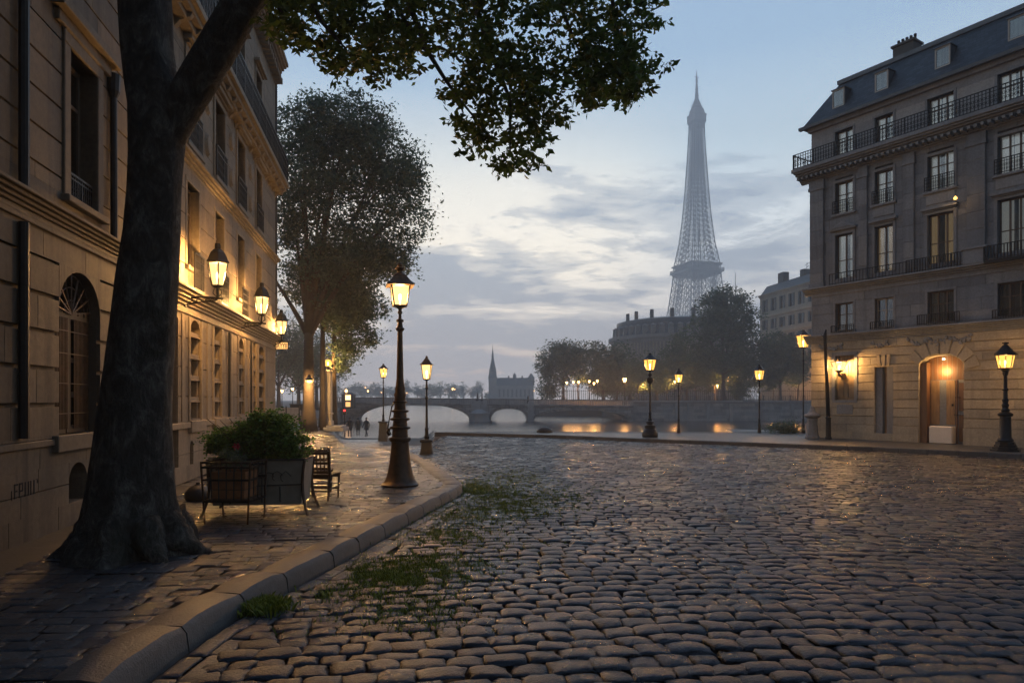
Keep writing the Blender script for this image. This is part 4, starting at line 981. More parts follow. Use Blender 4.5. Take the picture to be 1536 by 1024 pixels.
# ---- lamps by the trees on the left
L = thing('bowl_lamp', 'shallow glowing bowl lamp hung on the forked tree trunk by the promenade', 'lamp', px(464, 570, 34.6), 0)
MB().lathe([(-.16, .05), (-.12, .16), (-.04, .215), (0, .22)], 14).build('bowl', 'lamp_pane', L, smooth=True); MB().lathe([(0, .23), (.05, .22), (.12, .12), (.3, .03)], 12).build('cap', 'dark_iron', L, smooth=True); MB().lathe([(-.12, .01), (-.08, .1), (-.03, .1)], 8).build('bulb', 'bulb_glow', L); MB().bar((0, 0, .2), (0, .5, .3), .04).build('bracket', 'dark_iron', L); plight(L, (0, 0, -.2), 420, .1)
L = thing('lamp_pillar', 'pale square pillar with an amber globe lamp on top between the slender trunks', 'lamp', (gx(492, 37.5), 37.5, .22))
mb = MB(); mb.box(-.2, .2, -.2, .2, .0, 3.0); mb.box(-.26, .26, -.26, .26, 0, .25); mb.box(-.25, .25, -.25, .25, .62, .7); mb.box(-.24, .24, -.24, .24, 2.95, 3.08); mb.build('shaft', 'pale_pillar', L, bevel=.02)
MB().lathe([(3.08, .1), (3.2, .06), (3.3, .09)], 10).build('neck', 'dark_iron', L); MB().lathe([(3.3, .08), (3.38, .2), (3.52, .23), (3.64, .16), (3.7, .06)], 12).build('globe', 'lamp_pane_amber', L, smooth=True); MB().lathe([(3.36, .02), (3.46, .04), (3.54, .02)], 8).build('bulb', 'bulb_glow', L); plight(L, (0, -.05, 3.5), 800, .1)
pl = MB(); pl.box(-.75, 1.05, -.75, .55, -.1, .12); pl.box(-.62, .92, -.62, .45, .12, .22)
o = pl.build('plinth', 'quay_stone', None, bevel=.02); o.location = (gx(492, 37.5), 37.5, 0); tag(o, 'low stepped stone plinth under the pale lamp pillar', 'plinth')
# ---------------------------------------------------------------- foliage
def leaves(name, mat, P, size, parent=None, tone=None, droop=0.3, aspect=.5, seedv=1, flat=None):
    """one bent four-cornered leaf per point"""
    rg = np.random.default_rng(seedv); n = len(P); P = np.asarray(P, float)
    d = rg.normal(size=(n, 3)); d[:, 2] = d[:, 2] * (.6 if flat is None else flat) - droop; d /= np.linalg.norm(d, axis=1)[:, None]
    r = rg.normal(size=(n, 3)); s = np.cross(d, r); s /= np.linalg.norm(s, axis=1)[:, None]
    nn = np.cross(d, s)
    L = size * rg.uniform(.6, 1.35, n)[:, None]; W = L * aspect
    a = P; c = P + d * L; m = P + d * L * .45
    b = m + s * W * .5 + nn * L * .08; e = m - s * W * .5 + nn * L * .08
    V = np.stack([a, b, c, e], 1).reshape(-1, 3)
    t = rg.random(n) if tone is None else np.clip(tone + rg.normal(0, .18, n), 0, 1)
    return np_mesh(name, V, np.arange(4 * n).reshape(-1, 4), mat, parent, np.repeat(t, 4))
def crown_pts(clumps, n, sub, spread, rg, shell=.55, flatz=.7):
    """clumps = [(x,y,z,rx,ry,rz)]; leaves gather in many small tufts mostly near the clumps' skins"""
    C = np.array(clumps, float); w = (C[:, 3] * C[:, 4] * C[:, 5]) ** .75; w /= w.sum()
    idx = rg.choice(len(C), sub, p=w); d = rg.normal(size=(sub, 3)); d /= np.linalg.norm(d, axis=1)[:, None]
    r = rg.random(sub) ** shell * (1 + rg.normal(0, .06, sub))
    T = C[idx, :3] + d * r[:, None] * C[idx, 3:]
    per = rg.integers(0, sub, n); sz = rg.uniform(.5, 1.35, sub)
    P = T[per] + rg.normal(size=(n, 3)) * np.array([1, 1, flatz]) * spread * sz[per][:, None]
    tone = np.clip(rg.normal(.45, .22, sub), 0, 1)[per]
    return P, tone, T
def tree(name, label, base, h_fork, trunk_r, clumps, n, sub, leaf, spread, leafm, group=None, seedv=1, bark='bark_far', limbs=None, lean=(0, 0), cat='tree', visible_limbs=0):
    """clumps relative to the base"""
    rg = np.random.default_rng(seedv); random.seed(seedv)
    t = thing(name, label, cat, base, 0, group)
    mb = MB(); f = Vector((lean[0], lean[1], h_fork))
    pts = bez((0, 0, -.15), (lean[0] * .2, lean[1] * .2, h_fork * .5), f, 7)
    mb.tube(pts, [trunk_r * (1.5 if i == 0 else (1.15 if i == 1 else 1 - .05 * i)) for i in range(8)], 10, wob=.07)
    cl = clumps if limbs is None else limbs
    for c in cl:
        e = Vector(c[:3]); mid = f.lerp(e, .45) + Vector((0, 0, abs(e.z - f.z) * .12)) + Vector((random.uniform(-.1, .1), random.uniform(-.1, .1), 0)) * trunk_r
        p = bez(f - Vector((0, 0, trunk_r * .6)), mid, e, 6)
        mb.tube(p, [trunk_r * .52 * (1 - i / 6.6) for i in range(7)], 6, wob=.05)
        for _ in range(2):
            q = p[random.randint(3, 5)]; e2 = e + Vector((random.uniform(-1, 1) * c[3], random.uniform(-1, 1) * c[4], random.uniform(-.2, .9) * c[5])) * .7
            mb.tube(bez(q, q.lerp(e2, .5) + Vector((0, 0, .1 * c[5])), e2, 4), [trunk_r * .2 * (1 - i / 4.6) for i in range(5)], 5)
    mb.build('trunk', bark, t, smooth='all')
    P, tone, _ = crown_pts(clumps, n, sub, spread, rg)
    leaves('crown', leafm, P, leaf, t, tone, seedv=seedv)
    return t
# ---- the great tree in the foreground
BX, BY = gx(203, 7.4), 7.4
T1 = thing('plane_tree', 'huge dark plane tree with flared roots and forked trunk in the left foreground, leaves overhead', 'tree', (BX, BY, 0))
random.seed(21)
def flare(i, t):
    if i > 5: return 1.0 + .03 * math.sin(5 * t + i * .4)
    k = (1 - i / 6) ** 1.2
    return 1 + k * (.16 * math.sin(3 * t + .6) + .15 * math.sin(5 * t + 2.1) + .11 * math.sin(9 * t + 1))
def PT(u, v, Y): p = px(u, v, Y); return (p[0] - BX, p[1] - BY, p[2])
mb = MB()
prof = [(840, 198, .72), (826, 197, .64), (805, 197, .55), (780, 197, .49), (740, 198, .44), (690, 201, .405), (630, 204, .37), (560, 209, .34), (490, 215, .325), (420, 221, .31), (350, 228, .285), (290, 231, .272), (240, 234, .275), (200, 236, .29), (160, 234, .285), (120, 226, .27), (70, 220, .265), (10, 217, .27), (-60, 212, .27), (-160, 190, .24), (-280, 150, .2), (-420, 110, .14), (-560, 90, .07)]
mb.tube([PT(u, v, 7.4) for v, u, r in prof], [r for v, u, r in prof], 40, wob=.035, flare=flare)
limb = [PT(240, 230, 7.4), PT(262, 180, 7.4), PT(296, 122, 7.4), PT(332, 62, 7.35), PT(368, -2, 7.3), PT(420, -75, 7.3), PT(500, -150, 7.4), PT(610, -200, 7.5), PT(740, -215, 7.7), PT(880, -190, 7.9), PT(990, -150, 8.0)]
mb.tube(limb, [.18, .195, .205, .205, .195, .18, .165, .14, .11, .075, .03], 22, wob=.035)
for k in range(7):     # spreading roots
    a = [-2.9, -2.3, -1.5, -.8, -.15, .6, 2.6][k]; ln = [.85, .75, .65, .75, .9, .65, .65][k]
    p0 = (math.cos(a) * .34, math.sin(a) * .34, .36); p1 = (math.cos(a) * .58, math.sin(a) * .58, .04); p2 = (math.cos(a + .15) * ln, math.sin(a + .15) * ln, -.03)
    mb.tube(bez(p0, p1, p2, 12), [.2 * (1 - .9 * (q / 12) ** 1.3) * random.uniform(.9, 1.1) for q in range(13)], 14, wob=.10)
# branches above and into the picture
BR = [([PT(420, -75, 7.3), PT(455, -30, 7.0), PT(480, 30, 6.8), PT(520, 75, 6.8)], .05), ([PT(500, -150, 7.4), PT(560, -60, 7.1), PT(600, 20, 7.0), PT(640, 80, 7.0)], .05),
      ([PT(560, -180, 7.5), PT(600, -30, 7.3), PT(640, 75, 7.2), PT(668, 120, 7.2), PT(690, 150, 7.2), PT(735, 205, 7.3)], .04), ([PT(660, -205, 7.6), PT(690, -60, 7.5), PT(730, 60, 7.5), PT(765, 150, 7.5), PT(765, 235, 7.5)], .05),
      ([PT(740, -215, 7.7), PT(800, -90, 7.6), PT(845, 20, 7.6), PT(870, 80, 7.7)], .05), ([PT(880, -190, 7.9), PT(905, -80, 7.9), PT(925, 40, 8), PT(945, 110, 8)], .045), ([PT(640, 75, 7.2), PT(660, 70, 7.1), PT(690, 90, 7.0), PT(705, 105, 7.0)], .014), ([PT(390, -30, 7.3), PT(400, -10, 7.0), PT(415, 10, 6.9), PT(425, 20, 6.8)], .04),
      ([PT(217, 0, 7.4), PT(60, -160, 7.6), PT(-100, -260, 7.8), PT(-300, -330, 8)], .12), ([PT(212, -60, 7.4), PT(300, -260, 6.6), PT(420, -420, 6.2), PT(560, -520, 6.0)], .12), ([PT(500, -150, 7.4), PT(560, -260, 6.4), PT(650, -330, 5.6), PT(760, -380, 5.0)], .09)]
for pts, r in BR: mb.tube(pts, [r * (1 - .8 * i / (len(pts) - 1)) for i in range(len(pts))], 8)
mb.build('trunk', 'bark', T1, smooth='all')
# hanging sprays of leaves; outlines given in photo pixels only to place them in space, each at its own depth
OUT = [[(398, -40), (403, 18), (430, 70), (436, 82), (470, 78), (482, 98), (506, 112), (545, 104), (562, 121), (580, 100), (588, 112), (622, 103), (640, 95), (632, 70), (600, 25), (585, -5), (575, -40)],
       [(555, -40), (560, 10), (585, 30), (610, 60), (630, 70), (668, 78), (655, 40), (630, 8), (620, -40)],
       [(592, -40), (598, 10), (640, 35), (665, 75), (690, 105), (668, 125), (655, 145), (672, 165), (690, 195), (703, 232), (722, 230), (745, 256), (768, 262), (782, 250), (806, 242), (812, 222), (834, 214), (828, 190), (852, 162), (834, 148), (856, 132), (860, 122), (840, 116), (870, 106), (872, 95), (905, 52), (930, 40), (945, 48), (975, 40), (998, 26), (985, 10), (1012, -5), (1010, -40)],
       [(868, 108), (872, 150), (884, 162), (905, 146), (925, 152), (940, 158), (950, 140), (978, 134), (962, 122), (996, 104), (992, 92), (970, 92), (986, 68), (960, 60), (925, 52), (900, 60), (878, 85)]]
HOLES = [(563, 8, 22, 14), (590, 90, 8, 6), (508, 52, 9, 6), (520, 62, 8, 5), (580, 52, 10, 7), (845, 52, 12, 8), (838, 44, 9, 9), (747, 62, 7, 5), (882, 38, 10, 5), (888, 96, 9, 5), (700, 82, 14, 10), (715, 100, 6, 5), (657, 60, 20, 12), (648, 20, 12, 10), (768, 230, 6, 4), (780, 158, 6, 4), (800, 165, 5, 5), (548, 30, 6, 4), (795, 125, 9, 5), (910, 62, 7, 4), (480, 40, 7, 5)]
def inpoly(x, y, P):
    c = False; j = len(P) - 1
    for i in range(len(P)):
        if (P[i][1] > y) != (P[j][1] > y) and x < (P[j][0] - P[i][0]) * (y - P[i][1]) / (P[j][1] - P[i][1]) + P[i][0]: c = not c
        j = i
    return c
random.seed(5); rg = np.random.default_rng(5)
Pts, Tn = [], []
def spray(c, ln, n, tone):
    a = random.choice((0, PI)) + random.gauss(0, .75); dx, dy = math.cos(a), math.sin(a); tl = random.gauss(-.08, .14)
    for _ in range(n):
        t = random.random(); wd = 1.1 - .8 * t
        Pts.append((c[0] + dx * ln * (t - .4) + random.gauss(0, .035) * wd, c[1] + dy * ln * (t - .4) + random.gauss(0, .055) * wd, c[2] + tl * t * ln + random.gauss(0, .026) * wd))
        Tn.append(tone)
dens = [290, 34, 590, 175]
for P, n in zip(OUT, dens):
    us = [p[0] for p in P]; vs_ = [p[1] for p in P]; k = 0
    while k < n:
        u, v = random.uniform(min(us), max(us)), random.uniform(min(vs_), max(vs_))
        if not inpoly(u, v, P): continue
        if any(((u - h[0]) / h[2]) ** 2 + ((v - h[1]) / h[3]) ** 2 < 1 for h in HOLES) and random.random() < .93: continue
        g = math.sin(u * .11 + v * .05) + math.sin(v * .19 - u * .04) + math.sin((u + v) * .07)
        if g < -1.1 and random.random() < .6: continue
        Y = 7.3 + (u - 700) * .0015 + random.gauss(0, .42) + (.5 if random.random() < .12 else 0)
        spray(PT(u, v, Y), random.uniform(.16, .40), random.randint(11, 19), min(1, max(0, random.gauss(.4, .2)))); k += 1
# the rest of the crown, above the picture
cl = [(PT(300, -330, 7.6), 2.0, 1.6, .9), (PT(620, -330, 7.2), 2.2, 1.8, .8), (PT(880, -280, 7.6), 1.5, 1.4, .7), (PT(0, -330, 7.8), 1.9, 1.7, .9), (PT(420, -600, 6.6), 2.4, 2.2, 1.0), (PT(680, -480, 5.4), 1.6, 1.6, .7)]
P2, t2, _ = crown_pts([(*c, a, b, d) for c, a, b, d in cl], 9000, 420, .17, rg)
allP = np.concatenate([np.array(Pts), P2]); allT = np.concatenate([np.array(Tn), t2])
leaves('crown', 'leaf_near', allP, .088, T1, allT, droop=.22, aspect=.5, seedv=4)

# ---- the tall bushy tree by the promenade
def rel(u, v, Y, ru, rv, base, ry=None):
    p = px(u, v, Y); return (p[0] - base[0], p[1] - base[1], p[2] - base[2], ru * Y / F, (ry or ru) * Y / F, rv * Y / F)
b2 = (gx(463, 35.5), 35.5, 0)
C2 = [rel(520, 190, 36, 70, 50, b2, 60), (rel(455, 210, 36, 55, 60, b2)), rel(570, 250, 36, 62, 70, b2), rel(500, 270, 36, 90, 80, b2, 70), rel(600, 310, 36, 44, 62, b2), rel(545, 370, 36, 74, 60, b2), rel(440, 330, 36, 45, 90, b2), rel(490, 400, 36.5, 70, 50, b2), rel(585, 395, 36, 32, 34, b2), rel(480, 165, 36, 42, 26, b2), rel(560, 195, 36, 40, 32, b2), rel(615, 250, 36, 22, 40, b2)]
tree('poplar_tree', 'tall full leafy tree with many-limbed trunk beyond the long townhouse on the promenade', b2, 5.2, .36, C2, 62000, 1250, .19, .33, 'leaf_mid', 'trees on the left promenade', 31,
     limbs=[C2[0], C2[1], C2[2], C2[3], C2[4], C2[6], C2[7], (-2.6, 0, 9, 1, 1, 1), (.4, .5, 12, 1, 1, 1)])
for i, (u, Y, lab, cc, sd) in enumerate([(484, 37.0, 'slender straight lamp lit trunk left of the pale pillar', [(470, 430, 45, 34), (500, 470, 42, 32), (525, 440, 44, 30), (495, 400, 50, 40)], 41), (501, 38.3, 'slender straight lamp lit trunk right of the pale pillar', [(515, 480, 40, 32), (545, 462, 34, 28), (522, 520, 26, 22), (555, 505, 18, 14), (512, 548, 14, 10), (505, 430, 40, 40)], 42)]):
    bb = (gx(u, Y), Y, 0); c_ = [rel(a, b, Y, c, d, bb) for a, b, c, d in cc]
    tree('slender_tree', lab, bb, 5.6, .17 if i else .19, c_, 12000, 520, .2, .25, 'leaf_mid', 'trees on the left promenade', sd)
# ---- misty trees behind the long townhouse
for i, (u, Y, hh, lab) in enumerate([(418, 92, 16, 'misty dark tree just past the far corner of the long townhouse'), (448, 100, 14, 'misty dark tree behind the forked trunk of the promenade tree'), (475, 108, 13, 'misty dark tree behind the pale lamp pillar'), (380, 110, 17, 'misty dark tree mostly behind the long townhouse')]):
    bb = (gx(u, Y), Y, 0)
    tree('misty_tree', lab, bb, 3.5, .35, [(0, 0, hh * .6, 4.2, 4, hh * .36), (-2.5, 0, hh * .45, 3, 3, hh * .26), (2.6, .5, hh * .5, 3, 3, hh * .28)], 5000, 260, .42, .6, 'leaf_far', 'misty trees behind the townhouse', 50 + i)
# ---- planes on the right bank
BK = 1.2
bank = [(845, 152, 'round topped pale tree at the left end of the right bank row', [(845, 545, 38, 36), (820, 555, 16, 34), (868, 540, 14, 28), (825, 585, 20, 22), (850, 528, 24, 18)], 71),
        (905, 150, 'broad rounded tree second from the left on the right bank row', [(905, 550, 36, 36), (930, 545, 28, 32), (890, 530, 18, 22), (920, 575, 34, 22)], 72),
        (985, 146, 'low wide tree before the curved columned building', [(965, 555, 32, 26), (1005, 550, 34, 30), (985, 570, 44, 20), (1020, 520, 18, 26)], 73),
        (1085, 140, 'tallest dark green tree on the right bank hiding the foot of the lattice tower', [(1085, 470, 42, 40), (1060, 500, 32, 50), (1115, 495, 32, 46), (1095, 545, 50, 40), (1050, 545, 28, 34), (1128, 545, 24, 34), (1080, 445, 24, 18), (1105, 450, 20, 20)], 74),
        (1170, 138, 'dim tree between the tallest tree and the grey corner building', [(1165, 535, 34, 40), (1195, 540, 26, 44), (1150, 560, 26, 26)], 75),
        (1030, 158, 'shaded tree behind the bank row left of the tallest tree', [(1030, 560, 40, 26), (1000, 565, 30, 20), (1060, 565, 30, 22)], 76),
        (945, 160, 'shaded tree behind the bank row below the curved columned building', [(945, 570, 36, 20), (905, 575, 26, 16)], 77)]
for u, Y, lab, cc, sd in bank:
    bb = (gx(u, Y), Y, BK); c_ = [rel(a, b, Y, c, d, bb) for a, b, c, d in cc]
    big = len(cc) > 6
    tree('plane_tree', lab, bb, 4.2 if not big else 6, .38 if not big else .55, c_, 26000 if big else 13000, 1300 if big else 620, .55, .62, 'leaf_far', 'trees along the right bank', sd)
# thin understorey trunks lit by the quay lamps
for k, u in enumerate((868, 884, 925, 958, 1000, 1020, 1045, 1072, 1108, 1140, 1160, 1196)):
    Y = 141 + (k * 37 % 11); bb = (gx(u, Y), Y, BK)
    tree('young_tree', ['low trunk under the bank trees', 'thin trunk under the bank trees', 'slanting thin trunk under the bank trees'][k % 3] + ' near ' + ['the left end lamps', 'the sixth small lamp', 'the second lamp', 'the urn lamp', 'and right of the urn lamp', 'the first thin post lamp', 'and right of the thin lamp', 'the tallest tree', 'the round shrub', 'the second thin post lamp', 'and right of the second thin lamp', 'the tall corner lamp'][k], bb, 2.6 + (k % 3) * .4, .16, [(0, 0, 4.6, 1.8, 1.6, 1.2), (.8, 0, 5.2, 1.4, 1.4, 1.1)], 650, 60, .36, .45, 'leaf_far', 'young trees under the bank planes', 90 + k, lean=(((k % 3) - 1) * .3, 0))
bb = (gx(1110, 137), 137, BK); tree('round_shrub', 'round dark clipped shrub at the railing under the tallest tree', bb, .5, .2, [(0, 0, 2.3, 2.5, 2.2, 2.2)], 3500, 200, .3, .3, 'leaf_far', None, 111, cat='shrub')
bb = (gx(1174, 33.0), 33.0, -.15); tree('low_shrub', 'low dark shrub growing on the quay edge before the river wall', bb, .1, .05, [(0, 0, .42, .85, .5, .38), (.5, 0, .3, .5, .4, .3)], 2200, 130, .09, .13, 'leaf_mid', None, 112, cat='shrub')
# ---- wooded far bank
random.seed(9)
for k in range(26):
    u = 496 + k * 11.8 + random.uniform(-3, 3); Y = random.uniform(470, 540); bb = (gx(u, Y), Y, -.5); h = random.uniform(11, 17)
    if 722 < u < 815: h *= .55
    t = thing('far_tree', 'one of the hazy blue trees along the far river bank', 'tree', bb, 0, 'hazy trees of the far bank')
    MB().tube([(0, 0, 0), (0, 0, h * .6)], [.5, .25], 6).build('trunk', 'bark_far', t)
    rgk = np.random.default_rng(300 + k); P, tone, _ = crown_pts([(0, 0, h * .6, 4.2, 3, h * .4), (random.uniform(-3, 3), 0, h * .5, 3, 2.5, h * .3)], 900, 90, .8, rgk)
    leaves('crown', 'leaf_far', P, 1.2, t, tone, seedv=300 + k)
# ---------------------------------------------------------------- river, banks, bridge
m, nt, b = new_mat('water'); MATS['water'] = m
b.inputs['Base Color'].default_value = (.03, .036, .04, 1); b.inputs['Roughness'].default_value = .2; b.inputs['IOR'].default_value = 1.33
b.inputs['Specular IOR Level'].default_value = 0.5
bump(nt, b, noise(nt, 1.4, 4, .6, stretch=(1, .35, 1)), .12, .06)
WZ = -2.7
kind(np_mesh('river', [(-700, 30, WZ), (500, 30, WZ), (500, 900, WZ), (-700, 900, WZ)], [(0, 1, 2, 3)], 'water'), 'structure')
kind(np_mesh('terrain', [(-3000, -600, -8.2), (3000, -600, -8.2), (3000, 4000, -8.2), (-3000, 4000, -8.2)], [(0, 1, 2, 3)], 'bank_earth'), 'structure')
def bank_poly(name, pts, zt, mat='bank_earth'):
    mb = MB(); mb.prism(pts, -9, zt, 'z'); return kind(mb.build(name, mat), 'structure')
bank_poly('left_bank', [(-40.4, -16), (-40.4, 60), (-17.6, 60), (-17.6, 66.5), (-33, 128), (-33, 140), (-120, 440), (-700, 440), (-700, -16)], -.12)
bank_poly('right_bank', [(23, 134.5), (600, 134.5), (600, 890), (150, 890), (120, 700), (4, 452), (4, 178), (23, 170)], BK - .04)
bank_poly('right_land', [(44.2, -16), (600, -16), (600, 60), (44.2, 60)], -.2)
bank_poly('far_bank', [(-699, 445), (-120, 450), (100, 460), (118, 700), (140, 895), (-699, 895)], -.5)
BR = thing('stone_bridge', 'grey stone bridge of three low arches crossing the river', 'bridge', (0, 130, 0))
def bx(u): return (u - 768) * .13
def bzv(v): return HC - (v - HV) * .13
def deck(x): return 1.25 - (x - bx(520)) * (.62 / (bx(945) - bx(520)))
mb = MB()
arches = [(bx(527), bx(704), -2.5, bzv(605.5)), (bx(735), bx(791), -2.4, bzv(613)), (bx(801), bx(944), -2.5, bzv(615))]
def soffit(x):
    for a, b_, zs, zc in arches:
        if a < x < b_:
            t = (x - a) / (b_ - a) * 2 - 1; return zs + (zc - zs) * math.sqrt(max(0, 1 - abs(t) ** 2.3))
    return -6.0
x = bx(505); xe = bx(950); N_ = 460
grid = sorted(set([x + (xe - x) * i / N_ for i in range(N_ + 1)] + [p for a in arches for p in (a[0] - .001, a[0] + .001, a[1] - .001, a[1] + .001)]))
vs = []; n = len(grid)
for x in grid:
    s_ = soffit(x); d_ = deck(x) - .55
    vs += [(x, 0, s_), (x, 0, d_), (x, 9, d_), (x, 9, s_)]
fs = []
for i in range(n - 1):
    a, b_ = 4 * i, 4 * i + 4
    for k in range(4): fs.append((a + k, a + (k + 1) % 4, b_ + (k + 1) % 4, b_ + k))
mb.add(vs, fs); mb.build('arch_span', 'bridge_stone', BR)
for (a, b_, zs, zc) in arches:      # voussoir rings standing slightly proud
    r = MB(); nv = 46; th = .55
    P = [((a + b_) / 2 + (b_ - a) / 2 * t, soffit((a + b_) / 2 + (b_ - a) / 2 * t * .9999)) for t in [math.sin(PI / 2 * (2 * i / nv - 1)) for i in range(nv + 1)]]
    for i in range(nv):
        p, q = P[i], P[i + 1]; c0 = ((a + b_) / 2, zs - 3); 
        def outw(p): d = Vector((p[0] - c0[0], p[1] - c0[1])).normalized() * th; return (p[0] + d.x, min(p[1] + d.y, deck(p[0]) - .6))
        r.prism([p, q, outw(q), outw(p)], -.12, .05, 'y', random.random())
    r.build('arch_ring', 'far_stone', BR)
def decks(z0, z1, y0, y1, mat, name):
    mb = MB()
    for i in range(60):
        a = bx(505) + (bx(950) - bx(505)) * i / 60; b_ = bx(505) + (bx(950) - bx(505)) * (i + 1) / 60
        mb.add([(a, y0, deck(a) + z0), (b_, y0, deck(b_) + z0), (b_, y1, deck(b_) + z0), (a, y1, deck(a) + z0), (a, y0, deck(a) + z1), (b_, y0, deck(b_) + z1), (b_, y1, deck(b_) + z1), (a, y1, deck(a) + z1)], [(0, 3, 2, 1), (4, 5, 6, 7), (0, 1, 5, 4), (2, 3, 7, 6)], random.random())
    return mb.build(name, mat, BR)
decks(-.55, -.35, -.3, 9.3, 'far_stone', 'string_course'); decks(-.35, -.2, -.05, .25, 'quay_stone', 'parapet'); decks(.62, .8, -.14, .34, 'far_stone', 'coping')
mb = MB(); xx = bx(506)
while xx < bx(949): mb.frustum(xx, .1, deck(xx) - .2, deck(xx) + .62, .11, .11); xx += .42
mb.build('balustrade', 'quay_stone', BR); decks(-.35, .7, 8.75, 9.05, 'quay_stone', 'parapet')
for (x, w) in ((bx(719), 1.55), (bx(796), .6)):
    mb = MB(); mb.box(x - w, x + w, -.5, 9.5, -6, deck(x) - .36); mb.box(x - w * .9, x + w * .9, -.35, .4, deck(x) - .36, deck(x) + .35)
    if w > 1:
        mb.prism([(x - w - .45, -.6), (x - w * .5, -2.4), (x + w * .5, -2.4), (x + w + .45, -.6)], -6, -1.3, 'z'); mb.prism([(x - w - .65, -.5), (x - w * .5, -2.7), (x + w * .5, -2.7), (x + w + .65, -.5)], -1.3, -1.05, 'z')
        mb.frustum(x, -1.2, -1.05, -.3, w + .2, .5, .8, .2)
    mb.build('pier', 'quay_stone', BR, bevel=.03)
for x in (bx(716), bx(723)):
    mb = MB(); mb.lathe([(deck(x) + .1, .25), (deck(x) + .5, .3), (deck(x) + .7, .14), (deck(x) + 1.6, .1), (deck(x) + 2.2, .02)], 8, (x, .1)); mb.build('finial', 'grey_iron', BR)
mb = MB(); mb.lathe([(deck(bx(792)), .25), (deck(bx(792)) + 1.2, .16), (deck(bx(792)) + 1.5, .05)], 8, (bx(792), .1)); mb.build('finial', 'grey_iron', BR)
# quay wall of the right bank, with rail
QW = thing('quay_wall', 'long grey stone river wall with buttresses below the right bank railing', 'wall', (0, 133.5, 0))
mb = MB(); x = bx(946); X1 = bx(1270)
z = -7.0
while z < BK - .4:
    xx = x + random.uniform(-1, 0)
    while xx < X1:
        e = xx + random.uniform(1.6, 2.6); mb.box(max(xx, x), min(e, X1) - .03, -.02 + random.uniform(-.02, .02), 1, z + .02, z + .58, random.random()); xx = e
    z += .6
mb.box(x, X1, .04, 1.2, -7, BK - .3, .3); mb.build('masonry', 'quay_stone', QW)
MB().box(x, X1, -.25, 1.2, BK - .42, BK - .1).build('coping', 'far_stone', QW)
for u in (948, 978, 1022, 1040, 1070, 1105, 1150, 1200): MB().box(bx(u) - .3, bx(u) + .3, -.3, .5, -6, BK - .42, random.random()).build('buttress', 'quay_stone', QW)
RL = thing('quay_railing', 'iron railing of thin uprights along the top of the right bank river wall', 'railing', (0, 133.8, BK - .1))
mb = MB(); x0 = bx(800) ; k = 0; xx = bx(947)
while xx < X1:
    big = k % 8 == 0; mb.box(xx - (.07 if big else .025), xx + (.07 if big else .025), -.04, .04, 0, 1.35 if big else 1.1); xx += .34; k += 1
for zz in (.12, .6, 1.08): mb.box(bx(947), X1, -.03, .03, zz, zz + .05)
mb.build('bars', 'grey_iron', RL)
FRL = thing('garden_fence', 'taller iron fence of spear uprights set back among the bank tree trunks', 'fence', (0, 139.0, BK))
mb = MB(); xx = bx(815)
while xx < X1: mb.box(xx - .035, xx + .035, -.03, .03, 0, 2.4); xx += .42
mb.box(bx(815), X1, -.03, .03, 2.1, 2.16); mb.box(bx(815), X1, -.03, .03, .3, .36); mb.build('bars', 'dark_iron', FRL)
# bank lamps, far lamps
def far_lamp(u, v, Y, gz0, label, group, watts=0, r=.22, glow='far_glow', post=.06):
    x = gx(u, Y); z = gz(v, Y); t = thing('quay_lamp', label, 'lamp', (x, Y, gz0), 0, group); h = z - gz0
    MB().lathe([(0, .16), (.5, .12), (.55, post), (h - r * 1.3, post * .8)], 8).build('post', 'dark_iron', t)
    MB().lathe([(h - r * 1.2, r * .4), (h - r * .8, r * .7), (h + r * .5, r), (h + r * .6, r * .9)], 8).build('lantern', glow, t); MB().lathe([(h + r * .6, r * 1.25), (h + r * 1.3, r * .5), (h + r * 2, .02)], 8).build('cap', 'dark_iron', t)
    if watts: plight(t, (0, -.05, h - r * 1.7), watts * 1.8, .15, (1.0, .46, .13))
names = ['leftmost', 'second', 'third', 'fourth', 'fifth', 'sixth']
for i, (u, v) in enumerate([(850, 573.5), (860, 572.5), (868, 572.5), (884, 571.5), (891, 574.5), (896, 571)]):
    far_lamp(u, v, 138.2, BK, names[i] + ' of the six small lamps under the left bank trees', 'small lamps under the left bank trees', 420, .22)
far_lamp(937, 569, 134.6, BK, 'single lamp on the river wall left of the urn footed lamp', 'lamps along the right bank', 700, .4)
for u, v, Y, lab in [(1012, 572, 143, 'lamp half hidden among trunks near the first thin post lamp'), (1092, 566, 144, 'lamp half hidden in the tallest tree above the round shrub'), (1076, 578, 146, 'low lamp among trunks left of the round shrub'), (1160, 575, 144, 'lamp among trunks right of the second thin post lamp'), (1196, 574, 143, 'lamp among trunks by the tall corner lamp'), (965, 577, 145, 'lamp among trunks behind the urn footed lamp')]:
    far_lamp(u, v, Y, BK, lab, 'lamps along the right bank', 1000, .2, 'far_glow')
for i, (u, v, Y, gl_) in enumerate([(762, 577, 440, 'far_glow'), (768, 577, 446, 'far_glow'), (781, 575, 442, 'far_glow'), (679, 583, 446, 'far_glow'), (682, 583.5, 447, 'far_glow_faint'), (747, 588, 445, 'far_glow_faint'), (801, 586, 446, 'far_glow_faint'), (552, 586, 448, 'far_glow'), (548, 581, 448, 'far_glow_faint'), (572, 588, 448, 'far_glow_faint'), (610, 589, 448, 'far_glow_faint'), (640, 588, 448, 'far_glow_faint')]):
    far_lamp(u, v, Y, -.5, 'far tiny amber lamp on the hazy far bank beyond the bridge', 'tiny lamps of the far bank', 0, .55 if gl_ == 'far_glow' else .45, gl_, .12)
for i, (u, v, Y) in enumerate([(407, 585, 80), (410, 584, 84), (423, 586, 82), (439, 583, 88)]):
    far_lamp(u, v, Y, -.1, ['leftmost', 'second', 'third', 'last'][i] + ' small lamp in the mist behind the long townhouse', 'lamps in the mist on the left', 60, .16)
